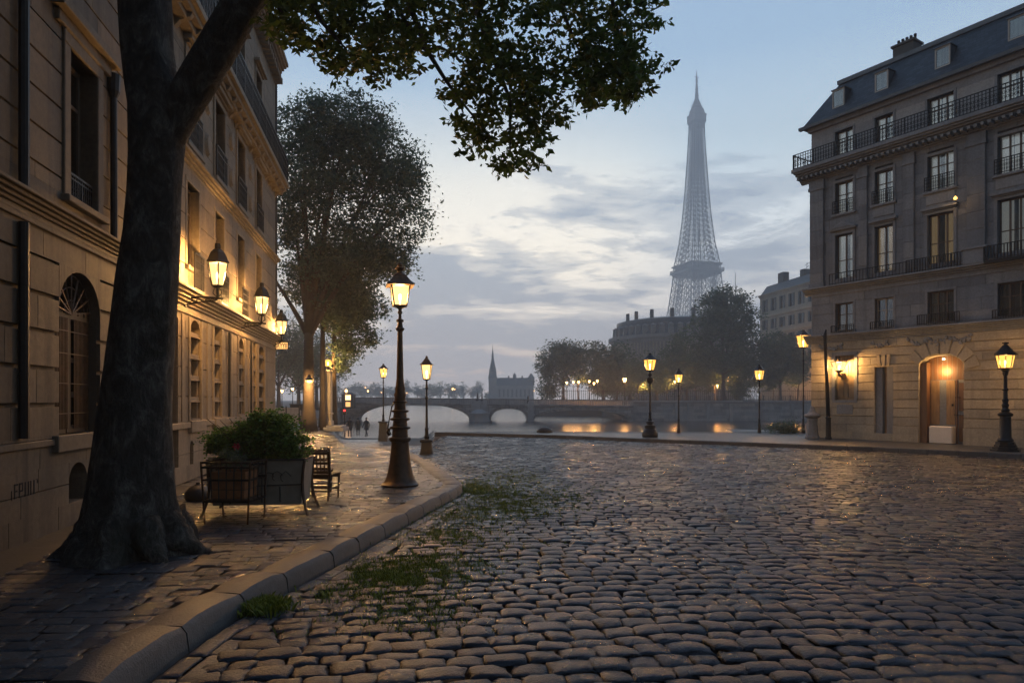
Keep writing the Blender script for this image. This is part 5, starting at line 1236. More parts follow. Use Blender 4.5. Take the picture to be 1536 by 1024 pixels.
# kiosk with lit panel at the left bridge head, red signal
K = thing('lit_kiosk', 'small kiosk with amber lit panels at the left bridge head', 'kiosk', (gx(522, 128), 128, -.1))
MB().box(-1.2, 1.0, 0, 2, 0, 2.6).frustum(-.1, 1, 2.6, 3.1, 1.35, .5, 1.2, .4).build('body', 'grey_iron', K, bevel=.03)
MB().box(-.5, .5, -.06, .0, 1.6, 2.5).build('upper_panel', 'far_glow_faint', K); MB().box(-.45, .45, -.06, .0, .3, 1.2).build('lower_panel', 'sign_glow', K); MB().lathe([(3.1, .1), (3.3, .25), (3.6, .1)], 8, (-.5, .6)).build('globe', 'far_glow', K)
K = thing('signal_post', 'red signal light on a thin post by the promenade', 'signal', (gx(517, 60), 60, -float(drop(gx(517, 60), 60))))
MB().lathe([(0, .08), (.1, .05), (2.0, .04)], 8).build('post', 'dark_iron', K); MB().box(-.12, .12, -.1, .1, 2.0, 2.65).build('housing', 'dark_iron', K, bevel=.02); MB().lathe([(2.28, .02), (2.3, .12), (2.45, .12), (2.47, .02)], 10, (0, -.07)).build('lens', 'red_glow', K)
# utility cabinets and fence behind the left building
K = thing('utility_cabinet', 'dark street cabinet with a pale notice near the forked tree', 'cabinet', (gx(446, 50), 50, -.1))
MB().box(-.55, .55, 0, .6, .1, 1.35).box(-.6, .6, -.05, .65, 1.35, 1.42).box(-.6, .6, -.04, .64, 0, .1).build('body', 'grey_iron', K, bevel=.02); MB().box(.08, .3, -.02, .0, .55, .95).build('notice', 'frame_white', K); MB().box(-.01, .01, -.012, .0, .15, 1.3).build('door_seam', 'dark_inside', K)
K = thing('panel_fence', 'low pale panelled fence beyond the corner of the long townhouse', 'fence', (gx(413, 46), 46, -.1))
for i in range(3): MB().box(-1.0 + i * .9, -.16 + i * .9, -.03, .03, .1, 1.2).build('panel', 'pale_pillar', K, bevel=.01)
for i in range(4): MB().box(-1.08 + i * .9, -1.02 + i * .9, -.04, .04, 0, 1.3).build('post', 'dark_iron', K)

# ---------------------------------------------------------------- far buildings
C = thing('church', 'hazy church with a tall thin spire and long roof on the far bank', 'church', (gx(739, 440), 440, -.5))
mb = MB(); mb.box(-2.6, 2.6, -2, 2.6, 0, 16); mb.box(-3.0, 3.0, -2.3, 3.0, 15.2, 16.2); mb.build('tower', 'far_stone', C)
mb = MB(); mb.lathe([(16.2, 2.9), (20, 2.2), (21, 2.3), (28, .9), (36, .15), (38, .05)], 8, (0, .3)); mb.build('spire', 'slate', C)
for sx in (-2.3, 2.3): MB().lathe([(16.2, .5), (17.5, .4), (20.5, .03)], 6, (sx, -1.6)).build('pinnacle', 'slate', C)
mb = MB(); mb.box(2.6, 27, -1, 8, 0, 11); mb.build('nave', 'far_stone', C)
mb = MB(); mb.prism([(-1.4, 11), (3.5, 16.2), (8.4, 11)], 2.6, 27, 'x'); mb.box(10, 11, 3, 4, 15, 17.5); mb.box(19, 20, 3, 4, 15, 17.4); mb.lathe([(15, 1.2), (18, 1.1), (19.5, .1)], 8, (14.5, 3.5)); mb.lathe([(11, 2.2), (16.5, 2.2), (19, .4)], 8, (25.5, 3)); mb.build('roof', 'slate', C)
for k in range(8): MB().box(4 + k * 2.8, 5 + k * 2.8, -1.12, -.9, 3.5, 8.5).build('window', 'dark_inside', C)
# curved columned building under the tower
X0 = gx(1016, 205); cc = thing('curved_building', 'broad curved building with a columned gallery and dark roof below the lattice tower', 'building', (X0 + 4, 222, BK))
R_ = 22.0
def ring(z0, z1, r, mat, name, segs=48, r2=None):
    MB().lathe([(z0, r), (z1, r2 or r)], segs).build(name, mat, cc)
ring(0, 18.0, R_ - .8, 'far_stone', 'wall'); ring(9.8, 10.6, R_ + .6, 'far_stone', 'cornice'); ring(13.2, 14.0, R_ + .4, 'far_stone', 'cornice'); ring(19.3, 20.4, R_ + .5, 'far_stone', 'cornice'); ring(18.0, 19.3, R_ - .4, 'far_stone', 'frieze')
ring(20.4, 24.6, R_ - .6, 'slate', 'roof', r2=R_ - 2.4); MB().lathe([(24.6, R_ - 2.2), (25.4, R_ - 2.2), (26.2, R_ - 6), (27.0, 3)], 48).build('roof_crown', 'zinc', cc)
for k in range(64):
    a = PI + PI * (k + .5) / 64; x, y = (R_ - .15) * math.cos(a), (R_ - .15) * math.sin(a)
    MB().lathe([(14.0, .3), (14.2, .22), (17.7, .2), (18.0, .32)], 6, (x, y)).build('column', 'limestone_pale', cc)
for k in range(24):
    a = PI + PI * (k + .5) / 24; x, y = (R_ - 1.35) * math.cos(a), (R_ - 1.35) * math.sin(a)
    mb = MB(); mb.frustum(x, y, 20.6, 23.2, .8, .7, .9, .7); mb.frustum(x, y, 23.2, 23.8, .95, .1, .9, .1); mb.build('dormer', 'far_stone', cc)
    if k % 3 == 0: mb = MB(); mb.frustum(x * .8, y * .8, 24, 28.6, .55, .5); mb.build('chimney', 'chimney_render', cc)
# pale apartment house past the corner building
P0 = (gx(1140, 168), 168.0); P1 = (gx(1240, 142), 142.0); dd = Vector((P1[0] - P0[0], P1[1] - P0[1])); Lg = dd.length
ap = thing('apartment_house', 'pale upper storeys of an apartment house showing left of the grey corner building', 'building', (*P0, BK), math.atan2(dd.y, dd.x))
zf = lambda v: gz(v, 168) - BK
opP = []
nW = 7
for k in range(nW):
    c = 2.4 + k * (Lg - 4) / (nW - 1)
    for (a, b_) in ((zf(470), zf(452)), (zf(496), zf(482)), (zf(523), zf(506)), (zf(548), zf(532))): opP.append((c - .85, c + .85, a, b_))
mb = MB(); wall_pieces(mb, 0, Lg, 0, zf(448), 1.2, 4, opP, gap=.0, proud=.02, joint=False); mb.box(-.02, .3, .3, 12, 0, zf(448)); mb.build('wall', 'limestone_pale', ap)
mb = MB(); cornice(mb, -.3, Lg, zf(448), zf(444), .5, 4, back=12); mb.box(-.1, Lg, -.3, .1, zf(478), zf(474)); mb.box(-.1, Lg, -.3, .1, zf(503), zf(499)); mb.build('cornice', 'limestone_pale', ap)
MB().box(.35, Lg, .5, 12, 0, zf(448)).build('core', 'dark_inside', ap)
for o in opP:
    w = MB().box(o[0], o[1], .15, .2, o[2], o[3]).build('window', 'glass_dark', ap)
    MB().box(o[0] - .35, o[0] + .28, -.07, .02, o[2], o[3]).box(o[1] - .28, o[1] + .35, -.07, .02, o[2], o[3]).build('shutter', 'grey_iron', w)
mb = MB(); mb.prism([(-.2, zf(444)), (1.6, zf(430)), (9, zf(428)), (12, zf(444))], .5, Lg, 'x'); mb.build('roof', 'slate', ap)
for s_, w_, zt in ((5.5, 2.4, 416), (14.5, 1.6, 421), (20, 1.2, 420)):
    MB().box(s_, s_ + w_, 1.5, 3, zf(436), zf(zt)).build('chimney', 'chimney_render', ap, bevel=.03)
mb = MB(); mb.bar((16.5, 2, zf(430)), (16.5, 2, zf(412)), .08); mb.bar((15.6, 2, zf(416)), (17.4, 2, zf(414)), .06); mb.bar((16.0, 2, zf(420)), (17.2, 2, zf(418)), .06); mb.build('aerial', 'dark_iron', ap)

# ---------------------------------------------------------------- the lattice tower
TY = 730.0; TX = gx(1045, TY)
TW = thing('lattice_tower', 'tall tapering iron lattice tower rising over the right bank trees', 'tower', (TX, TY, BK), .32)
W_ = [(0, 60), (25, 49), (50, 40), (72, 33), (100, 27.5), (128, 23.5), (146, 22), (170, 17.2), (200, 13.6), (230, 11.2), (260, 9.2), (290, 7.6), (305, 7.2)]
def hw(z): return float(np.interp(z, [a for a, _ in W_], [b_ for _, b_ in W_])) * .80
def legw(z): return float(np.interp(z, [0, 60, 125, 200, 300], [13, 10.5, 8.5, 6.5, 4.2]))
mb = MB()
def lat(p, q, w): mb.bar(p, q, w)
levels = [0]
while levels[-1] < 303: levels.append(levels[-1] + max(4.2, legw(levels[-1]) * .8))
levels[-1] = 305
for i in range(len(levels) - 1):
    z0, z1 = levels[i], levels[i + 1]; h0, h1 = hw(z0), hw(z1); l0, l1 = min(legw(z0), h0), min(legw(z1), h1)
    for sx in (-1, 1):
        for sy in (-1, 1):
            A = [(sx * h0, sy * h0), (sx * (h0 - l0), sy * h0), (sx * (h0 - l0), sy * (h0 - l0)), (sx * h0, sy * (h0 - l0))]
            B = [(sx * h1, sy * h1), (sx * (h1 - l1), sy * h1), (sx * (h1 - l1), sy * (h1 - l1)), (sx * h1, sy * (h1 - l1))]
            for k in range(4):
                k2 = (k + 1) % 4
                lat((*A[k], z0), (*B[k], z1), 1.0 if k == 0 else .7); lat((*A[k], z0), (*B[k2], z1), .34); lat((*A[k2], z0), (*B[k], z1), .34); lat((*A[k], z0), (*A[k2], z0), .36)
                M0 = ((A[k][0] + A[k2][0]) / 2, (A[k][1] + A[k2][1]) / 2); M1 = ((B[k][0] + B[k2][0]) / 2, (B[k][1] + B[k2][1]) / 2)
                if z0 < 128: lat((*M0, z0), (*M1, z1), .3)
    if z0 < 128 and z0 > 58:
        for k in range(4):
            c, s = [(1, 0), (0, 1), (-1, 0), (0, -1)][k]
            def P(t, h): return (c * h - s * t, s * h + c * t)
            a0, a1 = h0 - l0, h1 - l1; nn_ = 5
            for q in range(nn_):
                t0, t1 = -1 + 2 * q / nn_, -1 + 2 * (q + 1) / nn_
                lat((*P(a0 * t0, h0), z0), (*P(a1 * t1, h1), z1), .3); lat((*P(a0 * t1, h0), z0), (*P(a1 * t0, h1), z1), .3); lat((*P(a0 * t0, h0), z0), (*P(a1 * t0, h1), z1), .36)
            lat((*P(-a0, h0), z0), (*P(a0, h0), z0), .4)
    if z0 > 128:
        for k in range(4):     # bracing between the legs on each face
            c, s = [(1, 0), (0, 1), (-1, 0), (0, -1)][k]
            def P(t, h): return (c * h - s * t, s * h + c * t)
            a0, a1 = h0 - l0, h1 - l1
            if a0 > .6:
                lat((*P(-a0, h0), z0), (*P(a1, h1), z1), .4); lat((*P(a0, h0), z0), (*P(-a1, h1), z1), .4); lat((*P(-a0, h0), z0), (*P(a0, h0), z0), .5)
mb.build('lattice', 'tower_iron', TW)
mb = MB()
for k in range(4):
    c, s = [(1, 0), (0, 1), (-1, 0), (0, -1)][k]; n = 24; prev = None
    for i in range(n + 1):
        t = -1 + 2 * i / n; z = 8 + 38 * math.sqrt(max(0, 1 - t * t)); h = hw(z) + .2; q = (c * h - s * t * 33, s * h + c * t * 33, z)
        if prev: mb.bar(prev, q, 1.6)
        prev = q
mb.build('base_arch', 'tower_iron', TW)
def plat(z0, z1, r0, r1, name='platform'):
    mb = MB(); mb.frustum(0, 0, z0, z1, r0, r1); return mb
h = hw(58); mb = plat(54, 58, h + .5, h + 2.5); mb.frustum(0, 0, 58, 62, h + 3, h + 3); mb.build('platform', 'tower_iron', TW)
h = hw(137); mb = MB(); mb.frustum(0, 0, 134.5, 137.5, h - .6, h + 1.2); mb.frustum(0, 0, 137.5, 139.5, h + 2.4, h + 2.7); mb.frustum(0, 0, 139.5, 145, h - .8, hw(145) - .8); mb.frustum(0, 0, 145, 147, hw(145) + 1.6, hw(145) + 1.8)
for k in range(40):
    t = -1 + 2 * k / 39; 
    for c, s in ((1, 0), (0, 1), (-1, 0), (0, -1)): hh = h + 2.4; mb.bar((c * hh - s * t * hh, s * hh + c * t * hh, 139.5), (c * hh - s * t * hh, s * hh + c * t * hh, 142), .35)
mb.build('platform', 'tower_iron', TW)
mb = MB(); mb.frustum(0, 0, 296, 300, 5.6, 5.8); mb.frustum(0, 0, 300, 303, 6.0, 7.4); mb.frustum(0, 0, 303, 309, 7.4, 7.2); mb.frustum(0, 0, 309, 311, 7.6, 7.6); mb.frustum(0, 0, 311, 317, 6.2, 5.4); mb.lathe([(317, 5.6), (319, 6.2), (321, 4.6), (325, 3.6), (328, 2.4), (331, 1.8)], 12)
for k in range(10):
    a = 2 * PI * k / 10; mb.bar((5.8 * math.cos(a), 5.8 * math.sin(a), 316), (5.8 * math.cos(a), 5.8 * math.sin(a), 321 + (k % 3) * 1.5), .4)
mb.build('top_platform', 'tower_iron', TW)
mb = MB(); mb.lathe([(331, 2.2), (338, 1.4), (339, 1.8), (346, .9), (347, 1.3), (355, .5), (360, .2)], 8); mb.bar((-2.6, 0, 352.5), (2.6, 0, 352.5), .6); mb.bar((0, -1.6, 350), (0, 1.6, 350), .5); mb.build('mast', 'tower_iron', TW)
MM = thing('thin_mast', 'thin distant mast pricking the sky right of the lattice tower', 'mast', (gx(1103, 320), 320, BK)); MB().lathe([(0, .5), (40, .3), (61, .1)], 6).build('pole', 'grey_iron', MM); MB().box(-2, 2, -2, 2, 0, 6).build('base', 'far_stone', MM)
# ---------------------------------------------------------------- planter and chairs
PL = thing('planter_box', 'long grey panelled planter box on legs standing before the long townhouse', 'planter', (-3.76, 10.05, 0), .10)
mb = MB(); W, D, H = .68, .36, .80
def slab(a, b, c, d, t=.03): mb.add([a, b, c, d, tuple(Vector(a) + Vector(t_)), tuple(Vector(b) + Vector(t_)), tuple(Vector(c) + Vector(t_)), tuple(Vector(d) + Vector(t_))], [(0, 1, 2, 3), (7, 6, 5, 4), (0, 4, 5, 1), (1, 5, 6, 2), (2, 6, 7, 3), (3, 7, 4, 0)])
t_ = (0, .03, 0); slab((-W * .93, -D * .86, .17), (W * .93, -D * .86, .17), (W, -D, H), (-W, -D, H)); t_ = (0, -.03, 0); slab((-W * .93, D * .86, .17), (W * .93, D * .86, .17), (W, D, H), (-W, D, H))
t_ = (.03, 0, 0); slab((-W * .93, D * .86, .17), (-W * .93, -D * .86, .17), (-W, -D, H), (-W, D, H)); t_ = (-.03, 0, 0); slab((W * .93, -D * .86, .17), (W * .93, D * .86, .17), (W, D, H), (W, -D, H))
mb.box(-W * .92, W * .92, -D * .85, D * .85, .15, .19); mb.build('box', 'planter_panel', PL, bevel=.004)
mb = MB(); mb.box(-W - .015, W + .015, -D - .02, -D + .03, H, H + .025); mb.box(-W - .015, W + .015, D - .03, D + .02, H, H + .025); mb.box(-W - .02, -W + .03, -D + .03, D - .03, H, H + .025); mb.box(W - .03, W + .02, -D + .03, D - .03, H, H + .025)
for x in (-.30, .08, .34): mb.bar((x, -D * .9 - .012, .19), (x * 1.0, -D * .94 - .012, .42), .014)
mb.bar((-W * .95, -D * .93 - .012, .42), (W * .95, -D * .93 - .012, .45), .014); mb.build('frame', 'grey_iron', PL)
for sx in (-1, 1):
    for sy in (-1, 1):
        MB().tube(bez((sx * (W + .01), sy * (D + .01), H), (sx * (W - .08), sy * D * .8, .35), (sx * (W + .07), sy * (D + .06), 0), 8), [.02] * 9, 4).build('leg', 'rust_iron', PL)
# wrought ornament on the front panel
mb = MB(); random.seed(77)
for k in range(9):
    x = -.55 + k * .12; mb.tube([(x + .09 * math.cos(a) * (1 - a / 9), -D * .97 - .016, .56 + random.uniform(-.02, .02) + .07 * math.sin(a)) for a in [j * .7 for j in range(7)]], .005, 4)
mb.tube(bez((-.6, -D - .03, .70), (-.42, -D - .03, .74), (-.36, -D * .9 - .03, .18), 10), .011, 5); mb.build('ornament', 'dark_iron', PL)
MB().box(-W + .04, W - .04, -D + .04, D - .04, .6, .76).build('soil', 'joint_earth', PL)
SH = thing('leafy_shrub', 'dense green shrub with a red blossom growing in the grey planter box', 'shrub', (-3.80, 10.05, .74), .10)
rgs = np.random.default_rng(61)
P, tn, _ = crown_pts([(.05, 0, .36, .55, .42, .36), (.42, -.05, .26, .38, .36, .26), (-.36, 0, .28, .42, .36, .26), (.12, .0, .56, .40, .33, .22), (-.62, .05, .34, .26, .24, .15)], 17000, 700, .05, rgs, shell=.5)
P = P[(P[:, 2] > .02)]; leaves('foliage', 'leaf_shrub', P, .052, SH, None, droop=0, aspect=.55, seedv=62)
mb = MB()
for k in range(14):
    a = random.uniform(0, 2 * PI); e = (random.uniform(-.7, .7), random.uniform(-.3, .3), random.uniform(.3, .7)); mb.tube(bez((e[0] * .3, e[1] * .3, -.06), (e[0] * .5, e[1] * .5, e[2] * .6), e, 5), [.014, .012, .01, .008, .006, .004], 5)
mb.build('stem', 'bark_far', SH)
mb = MB(); [mb.tube([(-.22 + .02 * math.cos(a), -.36 + .01 * math.sin(a), .27), (-.22 + .05 * math.cos(a), -.42, .27 + .05 * math.sin(a))], [.02, .012], 5) for a in [k * PI / 3 for k in range(6)]]; mb.build('blossom', 'flower_red', SH)
# crate with potted plant, inside the iron frame on the left
def slat_chair(name, label, loc, rz, w, d, hs, hb, nsl, mat, lean=.1):
    c = thing(name, label, 'chair', loc, rz)
    for sx in (-1, 1):
        MB().tube([(sx * w / 2 * .92, -d / 2, 0), (sx * w / 2, -d / 2, hs)], [.018, .022], 6).build('leg', mat, c)
        MB().tube([(sx * w / 2 * .95, d / 2 + .06, 0), (sx * w / 2, d / 2, hs), (sx * w / 2 * 1.06, d / 2 + lean, hb)], [.02, .024, .018], 6).build('leg', mat, c)
    mb = MB()
    for k in range(6): y = -d / 2 + d * k / 5; mb.box(-w / 2 - .02, w / 2 + .02, y - .03, y + .03, hs, hs + .022)
    mb.box(-w / 2, w / 2, -d / 2 - .01, -d / 2 + .02, hs - .06, hs); mb.box(-w / 2, w / 2, d / 2 - .02, d / 2 + .01, hs - .06, hs); mb.build('seat', mat, c, bevel=.004)
    mb = MB()
    def at(t): return d / 2 + lean * t - .01
    for t in (.12, .5, .9):
        z = hs + (hb - hs) * t; mb.box(-w / 2 * 1.04, w / 2 * 1.04, at(t) - .014, at(t) + .014, z - .02, z + .02)
    for k in range(nsl):
        x = -w / 2 * .9 + w * .9 * k / (nsl - 1); mb.tube([(x, at(.0), hs + .02), (x * 1.04, at(1.0), hb + .03)], .011, 5)
    mb.build('backrest', mat, c)
    mb = MB(); mb.box(-w / 2, w / 2, -d / 2 - .008, -d / 2 + .008, hs * .35, hs * .35 + .025); mb.box(-w / 2, w / 2, d / 2 + .02, d / 2 + .036, hs * .35, hs * .35 + .025)
    for sx in (-1, 1): mb.box(sx * w / 2 - .008, sx * w / 2 + .008, -d / 2, d / 2 + .02, hs * .45, hs * .45 + .022)
    mb.build('stretcher', mat, c)
    return c
slat_chair('slatted_chair', 'dark wooden slatted chair at the right end of the grey planter', (-3.26, 11.35, 0), PI * .96, .50, .40, .42, .84, 8, 'chair_wood')
slat_chair('slatted_chair', 'second slatted chair half hidden behind the first at the planter end', (-3.5, 11.95, 0), PI * 1.05, .48, .40, .42, .83, 8, 'chair_wood')
fr = thing('barred_chair', 'low iron barred chair holding a brown crate at the left end of the planter', 'chair', (-3.87, 9.3, 0), -.04)
mb = MB(); w, d, h = .34, .27, .84
for (x0, y0, x1, y1) in ((-w * .84, -d, -w, -d), (w * .9, -d, w, -d), (w * .9, d, w, d), (-w * .84, d, -w, d)): MB().tube([(x0, y0, 0), (x1, y1, h)], [.014, .017], 6).build('leg', 'rust_iron', fr)
mb = MB()
for z, e in ((.31, .86), (.6, .93), (.77, .97), (.835, 1.0)):
    for (a, b_) in (((-w * e, -d, z), (w * .98, -d, z)), ((-w * e, d, z), (w * .98, d, z)), ((-w * e, -d, z), (-w * e, d, z)), ((w * .97, -d, z), (w * .97, d, z))): mb.bar(a, b_, .026)
mb.build('rail', 'dark_iron', fr)
mb = MB()
for k in range(1, 6): x = -w * .92 + 1.9 * w * k / 6; mb.bar((x * .95, -d, .31), (x, -d, .835), .012); mb.bar((x * .95, d, .31), (x, d, .835), .012)
for k in range(1, 4): y = -d + 2 * d * k / 4; mb.bar((w * .96, y, .31), (w * .98, y, .835), .012); mb.bar((-w * .88, y, .31), (-w * .98, y, .835), .012)
mb.build('bars', 'dark_iron', fr); MB().box(-w * .84, w * .94, -d + .02, d - .02, .31, .335).build('seat', 'chair_wood', fr)
cr = thing('wooden_crate', 'brown wooden crate planter sitting inside the iron barred chair', 'crate', (-3.87, 9.3, .337), -.04)
mb = MB(); a, b_ = .25, .2
for k in range(3):
    z = k * .125; s_ = .9 + .04 * k; mb.box(-a * s_, a * s_, -b_, -b_ + .02, z, z + .115, random.random()); mb.box(-a * s_, a * s_, b_ - .02, b_, z, z + .115, random.random()); mb.box(-a * s_, -a * s_ + .02, -b_ + .02, b_ - .02, z, z + .115); mb.box(a * s_ - .02, a * s_, -b_ + .02, b_ - .02, z, z + .115)
mb.build('sides', 'terracotta', cr, bevel=.004); MB().box(-a * .85, a * .85, -b_ + .02, b_ - .02, 0, .3).build('soil', 'joint_earth', cr)
hp = thing('potted_herb', 'small wispy pale plant growing out of the brown crate', 'plant', (-3.87, 9.3, .64), 0)
P, tn, _ = crown_pts([(0, 0, .2, .2, .17, .13), (-.06, 0, .3, .14, .12, .1)], 900, 70, .025, rgs); leaves('foliage', 'leaf_mid', P, .03, hp, tn, seedv=5)
MB().tube([(0, 0, 0), (.02, 0, .2)], [.01, .004], 5).tube([(-.05, 0, 0), (-.08, 0, .26)], [.01, .004], 5).tube([(.07, .03, 0), (.1, .03, .2)], [.01, .004], 5).build('stem', 'bark_far', hp)
o = MB(); o.lathe([(0, .19), (.06, .215), (.15, .2), (.22, .14), (.255, .07), (.28, .03), (.3, .045)], 14); ob = o.build('refuse_sack', 'dark_sack', None, smooth='all'); ob.location = (gx(302, 11.2) - .05, 11.2, 0); tag(ob, 'small dark sack slumped at the foot of the townhouse wall behind the planter', 'sack')
# ---- stone pedestal, leaning post, dark boulder at the quay edge
o = thing('stone_pedestal', 'short stone pedestal with a flared cap at the corner of the grey building', 'pedestal', (gx(1218.5, 28.6), 28.6, 0))
MB().lathe([(0, .29), (.1, .29), (.14, .25), (.35, .23), (.7, .2), (.82, .22), (.86, .2)], 8, rot=PI / 8).build('shaft', 'limestone_grey', o, bevel=.01); MB().lathe([(.86, .2), (.93, .3), (.98, .34), (1.02, .32), (1.12, .16), (1.25, .1), (1.34, .09), (1.38, .02)], 8, rot=PI / 8).build('cap', 'limestone_grey_trim', o, bevel=.01)
o = thing('leaning_post', 'slightly leaning dark iron post without a lamp before the grey building', 'post', (gx(1242.5, 28.2), 28.2, 0))
MB().lathe([(0, .14), (.08, .14), (.1, .11), (.85, .105), (.9, .13), (.96, .08)], 8).build('base', 'dark_iron', o); MB().tube([(0, 0, .9), (-.07, 0, 2.6), (-.14, 0, 4.1), (-.15, 0, 4.35), (-.10, 0, 4.62)], [.085, .075, .065, .08, .03], 8).tube([(-.15, 0, 4.3), (-.3, 0, 4.4)], [.03, .012], 6).build('pole', 'dark_iron', o, smooth='all')
o = MB(); o.lathe([(-.05, .40), (.06, .39), (.17, .30), (.25, .14), (.28, .02)], 16); ob = o.build('dark_boulder', 'dark_sack', None, smooth='all'); ob.location = (gx(817, 33.8), 33.8, .02); ob.scale = (1.05, .8, 1.0); tag(ob, 'low dark rounded mooring stone on the quay edge before the bridge', 'mooring stone')
# ---------------------------------------------------------------- three people walking on the promenade
m, nt, b = new_mat('walker_clothes'); MATS['walker_clothes'] = m
tc = nt.nodes.new('ShaderNodeTexCoord'); sp = nt.nodes.new('ShaderNodeSeparateXYZ'); nt.links.new(tc.outputs['Object'], sp.inputs[0])
zr = ramp(nt, [(0, (.012, .011, .01)), (.045, (.03, .032, .04)), (.47, (.028, .027, .028)), (.845, (.25, .16, .12))], 'CONSTANT'); nt.links.new(mth(nt, 'DIVIDE', sp.outputs[2], 1.75), zr.inputs[0]); nt.links.new(zr.outputs[0], b.inputs['Base Color']); b.inputs['Roughness'].default_value = .8
def walker(label, loc, rz, stride, arm, coat):
    t = thing('person', label, 'person', loc, rz)
    J = dict(pel=(0, 0, .94), spi=(0, .0, 1.14), che=(0, .01, 1.36), nek=(0, 0, 1.49), hd0=(0, -.02, 1.56), hd1=(0, -.03, 1.64), hd2=(0, -.02, 1.71))
    R = dict(pel=(.155, .115), spi=(.145, .11), che=(.17, .12), nek=(.06, .06), hd0=(.075, .085), hd1=(.08, .098), hd2=(.06, .075)); E = [('pel', 'spi'), ('spi', 'che'), ('che', 'nek'), ('nek', 'hd0'), ('hd0', 'hd1'), ('hd1', 'hd2')]
    for s, k in ((-1, 'l'), (1, 'r')):
        st = stride * s
        J.update({k + 'h': (s * .1, 0, .88), k + 'k': (s * .105, -st * .55 - .03, .49), k + 'a': (s * .1, -st + (.06 if st < 0 else 0), .09), k + 't': (s * .11, -st - .15, .035),
                  k + 's': (s * .19, 0, 1.41), k + 'e': (s * .25, st * .4 * arm + .03, 1.13), k + 'w': (s * .25, st * .7 * arm - .08, .90), k + 'f': (s * .245, st * .75 * arm - .11, .82)})
        R.update({k + 'h': (.095, .1), k + 'k': (.062, .065), k + 'a': (.045, .05), k + 't': (.04, .03), k + 's': (.07, .07), k + 'e': (.05, .052), k + 'w': (.036, .038), k + 'f': (.03, .04)})
        E += [('pel', k + 'h'), (k + 'h', k + 'k'), (k + 'k', k + 'a'), (k + 'a', k + 't'), ('che', k + 's'), (k + 's', k + 'e'), (k + 'e', k + 'w'), (k + 'w', k + 'f')]
    names = list(J); me = bpy.data.meshes.new('body'); me.from_pydata([J[n] for n in names], [(names.index(a), names.index(b_)) for a, b_ in E], [])
    o = bpy.data.objects.new('body', me); COL.objects.link(o); o.parent = t; me.materials.append(MATS['walker_clothes'])
    sk = o.modifiers.new('skin', 'SKIN'); 
    for i, n in enumerate(names): me.skin_vertices[0].data[i].radius = R[n]; me.skin_vertices[0].data[i].use_root = (n == 'pel')
    sb = o.modifiers.new('sub', 'SUBSURF'); sb.levels = 1; sb.render_levels = 2; sk.use_smooth_shade = True
    MB().lathe([(1.62, .098), (1.68, .1), (1.73, .085), (1.76, .045), (1.77, .01)], 10, (0, .01)).build('hair', 'dark_sack', t, smooth='all')
    MB().lathe([(.62, .22), (.72, .21), (.95, .19), (1.15, .175), (1.38, .19), (1.46, .11)], 12).build('coat', coat, t, smooth='all')
    return t
simple('coat_dark', (.03, .032, .038), .8, bmp=.2); simple('coat_brown', (.05, .036, .026), .8, bmp=.2); simple('coat_grey', (.05, .052, .056), .8, bmp=.2)
for (u, v, Y, lab, rz, st, coat) in [(524.5, 650, 60, 'person in a dark coat walking nearest the trees on the promenade', .3, .2, 'coat_dark'), (537, 651, 64, 'person in a brown coat walking in the middle of the three', PI + .2, .16, 'coat_brown'), (549.5, 655, 61, 'person in a grey coat walking nearest the tallest lamp', -.5, .22, 'coat_grey')]:
    x_ = gx(u, Y); walker(lab, (x_, Y, -float(drop(x_, Y))), rz, st, 1.0, coat)
# ---------------------------------------------------------------- dusk sky
SUN_AZ = math.radians(-7); SUN_EL = math.radians(2.5)     # just above the river, behind cloud
w = bpy.data.worlds.new('World'); S.world = w; w.use_nodes = True; nt = w.node_tree
bg = nt.nodes['Background']
sky = nt.nodes.new('ShaderNodeTexSky'); sky.sky_type = 'NISHITA'; sky.sun_disc = False; sky.sun_elevation = SUN_EL; sky.sun_rotation = SUN_AZ; sky.air_density = 1.2; sky.dust_density = 1.5; sky.ozone_density = 2.0
tc = nt.nodes.new('ShaderNodeTexCoord'); D = tc.outputs['Generated']
sp = nt.nodes.new('ShaderNodeSeparateXYZ'); nt.links.new(D, sp.inputs[0]); X, Y, Z = sp.outputs
zc = mth(nt, 'MAXIMUM', Z, 0.0)
# clear-sky colour by height, warm towards the sunset, dim behind the camera
grad = ramp(nt, [(0.0, (.56, .52, .51)), (.07, (.66, .61, .58)), (.15, (.92, .89, .86)), (.25, (1.16, 1.22, 1.22)), (.34, (.80, .98, 1.08)), (.45, (.38, .56, .76)), (.6, (.20, .33, .52)), (.8, (.09, .18, .33)), (1, (.06, .13, .26))]); nt.links.new(zc, grad.inputs[0])
dt = nt.nodes.new('ShaderNodeVectorMath'); dt.operation = 'DOT_PRODUCT'; nt.links.new(D, dt.inputs[0]); dt.inputs[1].default_value = (math.sin(SUN_AZ) * .965, math.cos(SUN_AZ) * .965, .26)
az = N(nt, 'ShaderNodeMapRange'); az.interpolation_type = 'SMOOTHSTEP'; az.inputs[1].default_value = -.9; az.inputs[2].default_value = .97; az.inputs[3].default_value = .14; az.inputs[4].default_value = 1.1; nt.links.new(dt.outputs['Value'], az.inputs[0])
nsk = nt.nodes.new('ShaderNodeVectorMath'); nsk.operation = 'SCALE'; nt.links.new(sky.outputs[0], nsk.inputs[0]); nsk.inputs['Scale'].default_value = 0.10
c = mixc(nt, grad.outputs[0], nsk.outputs[0], 0.10)
glow = N(nt, 'ShaderNodeMapRange'); glow.interpolation_type = 'SMOOTHERSTEP'; glow.inputs[1].default_value = .90; glow.inputs[2].default_value = .995; nt.links.new(dt.outputs['Value'], glow.inputs[0])
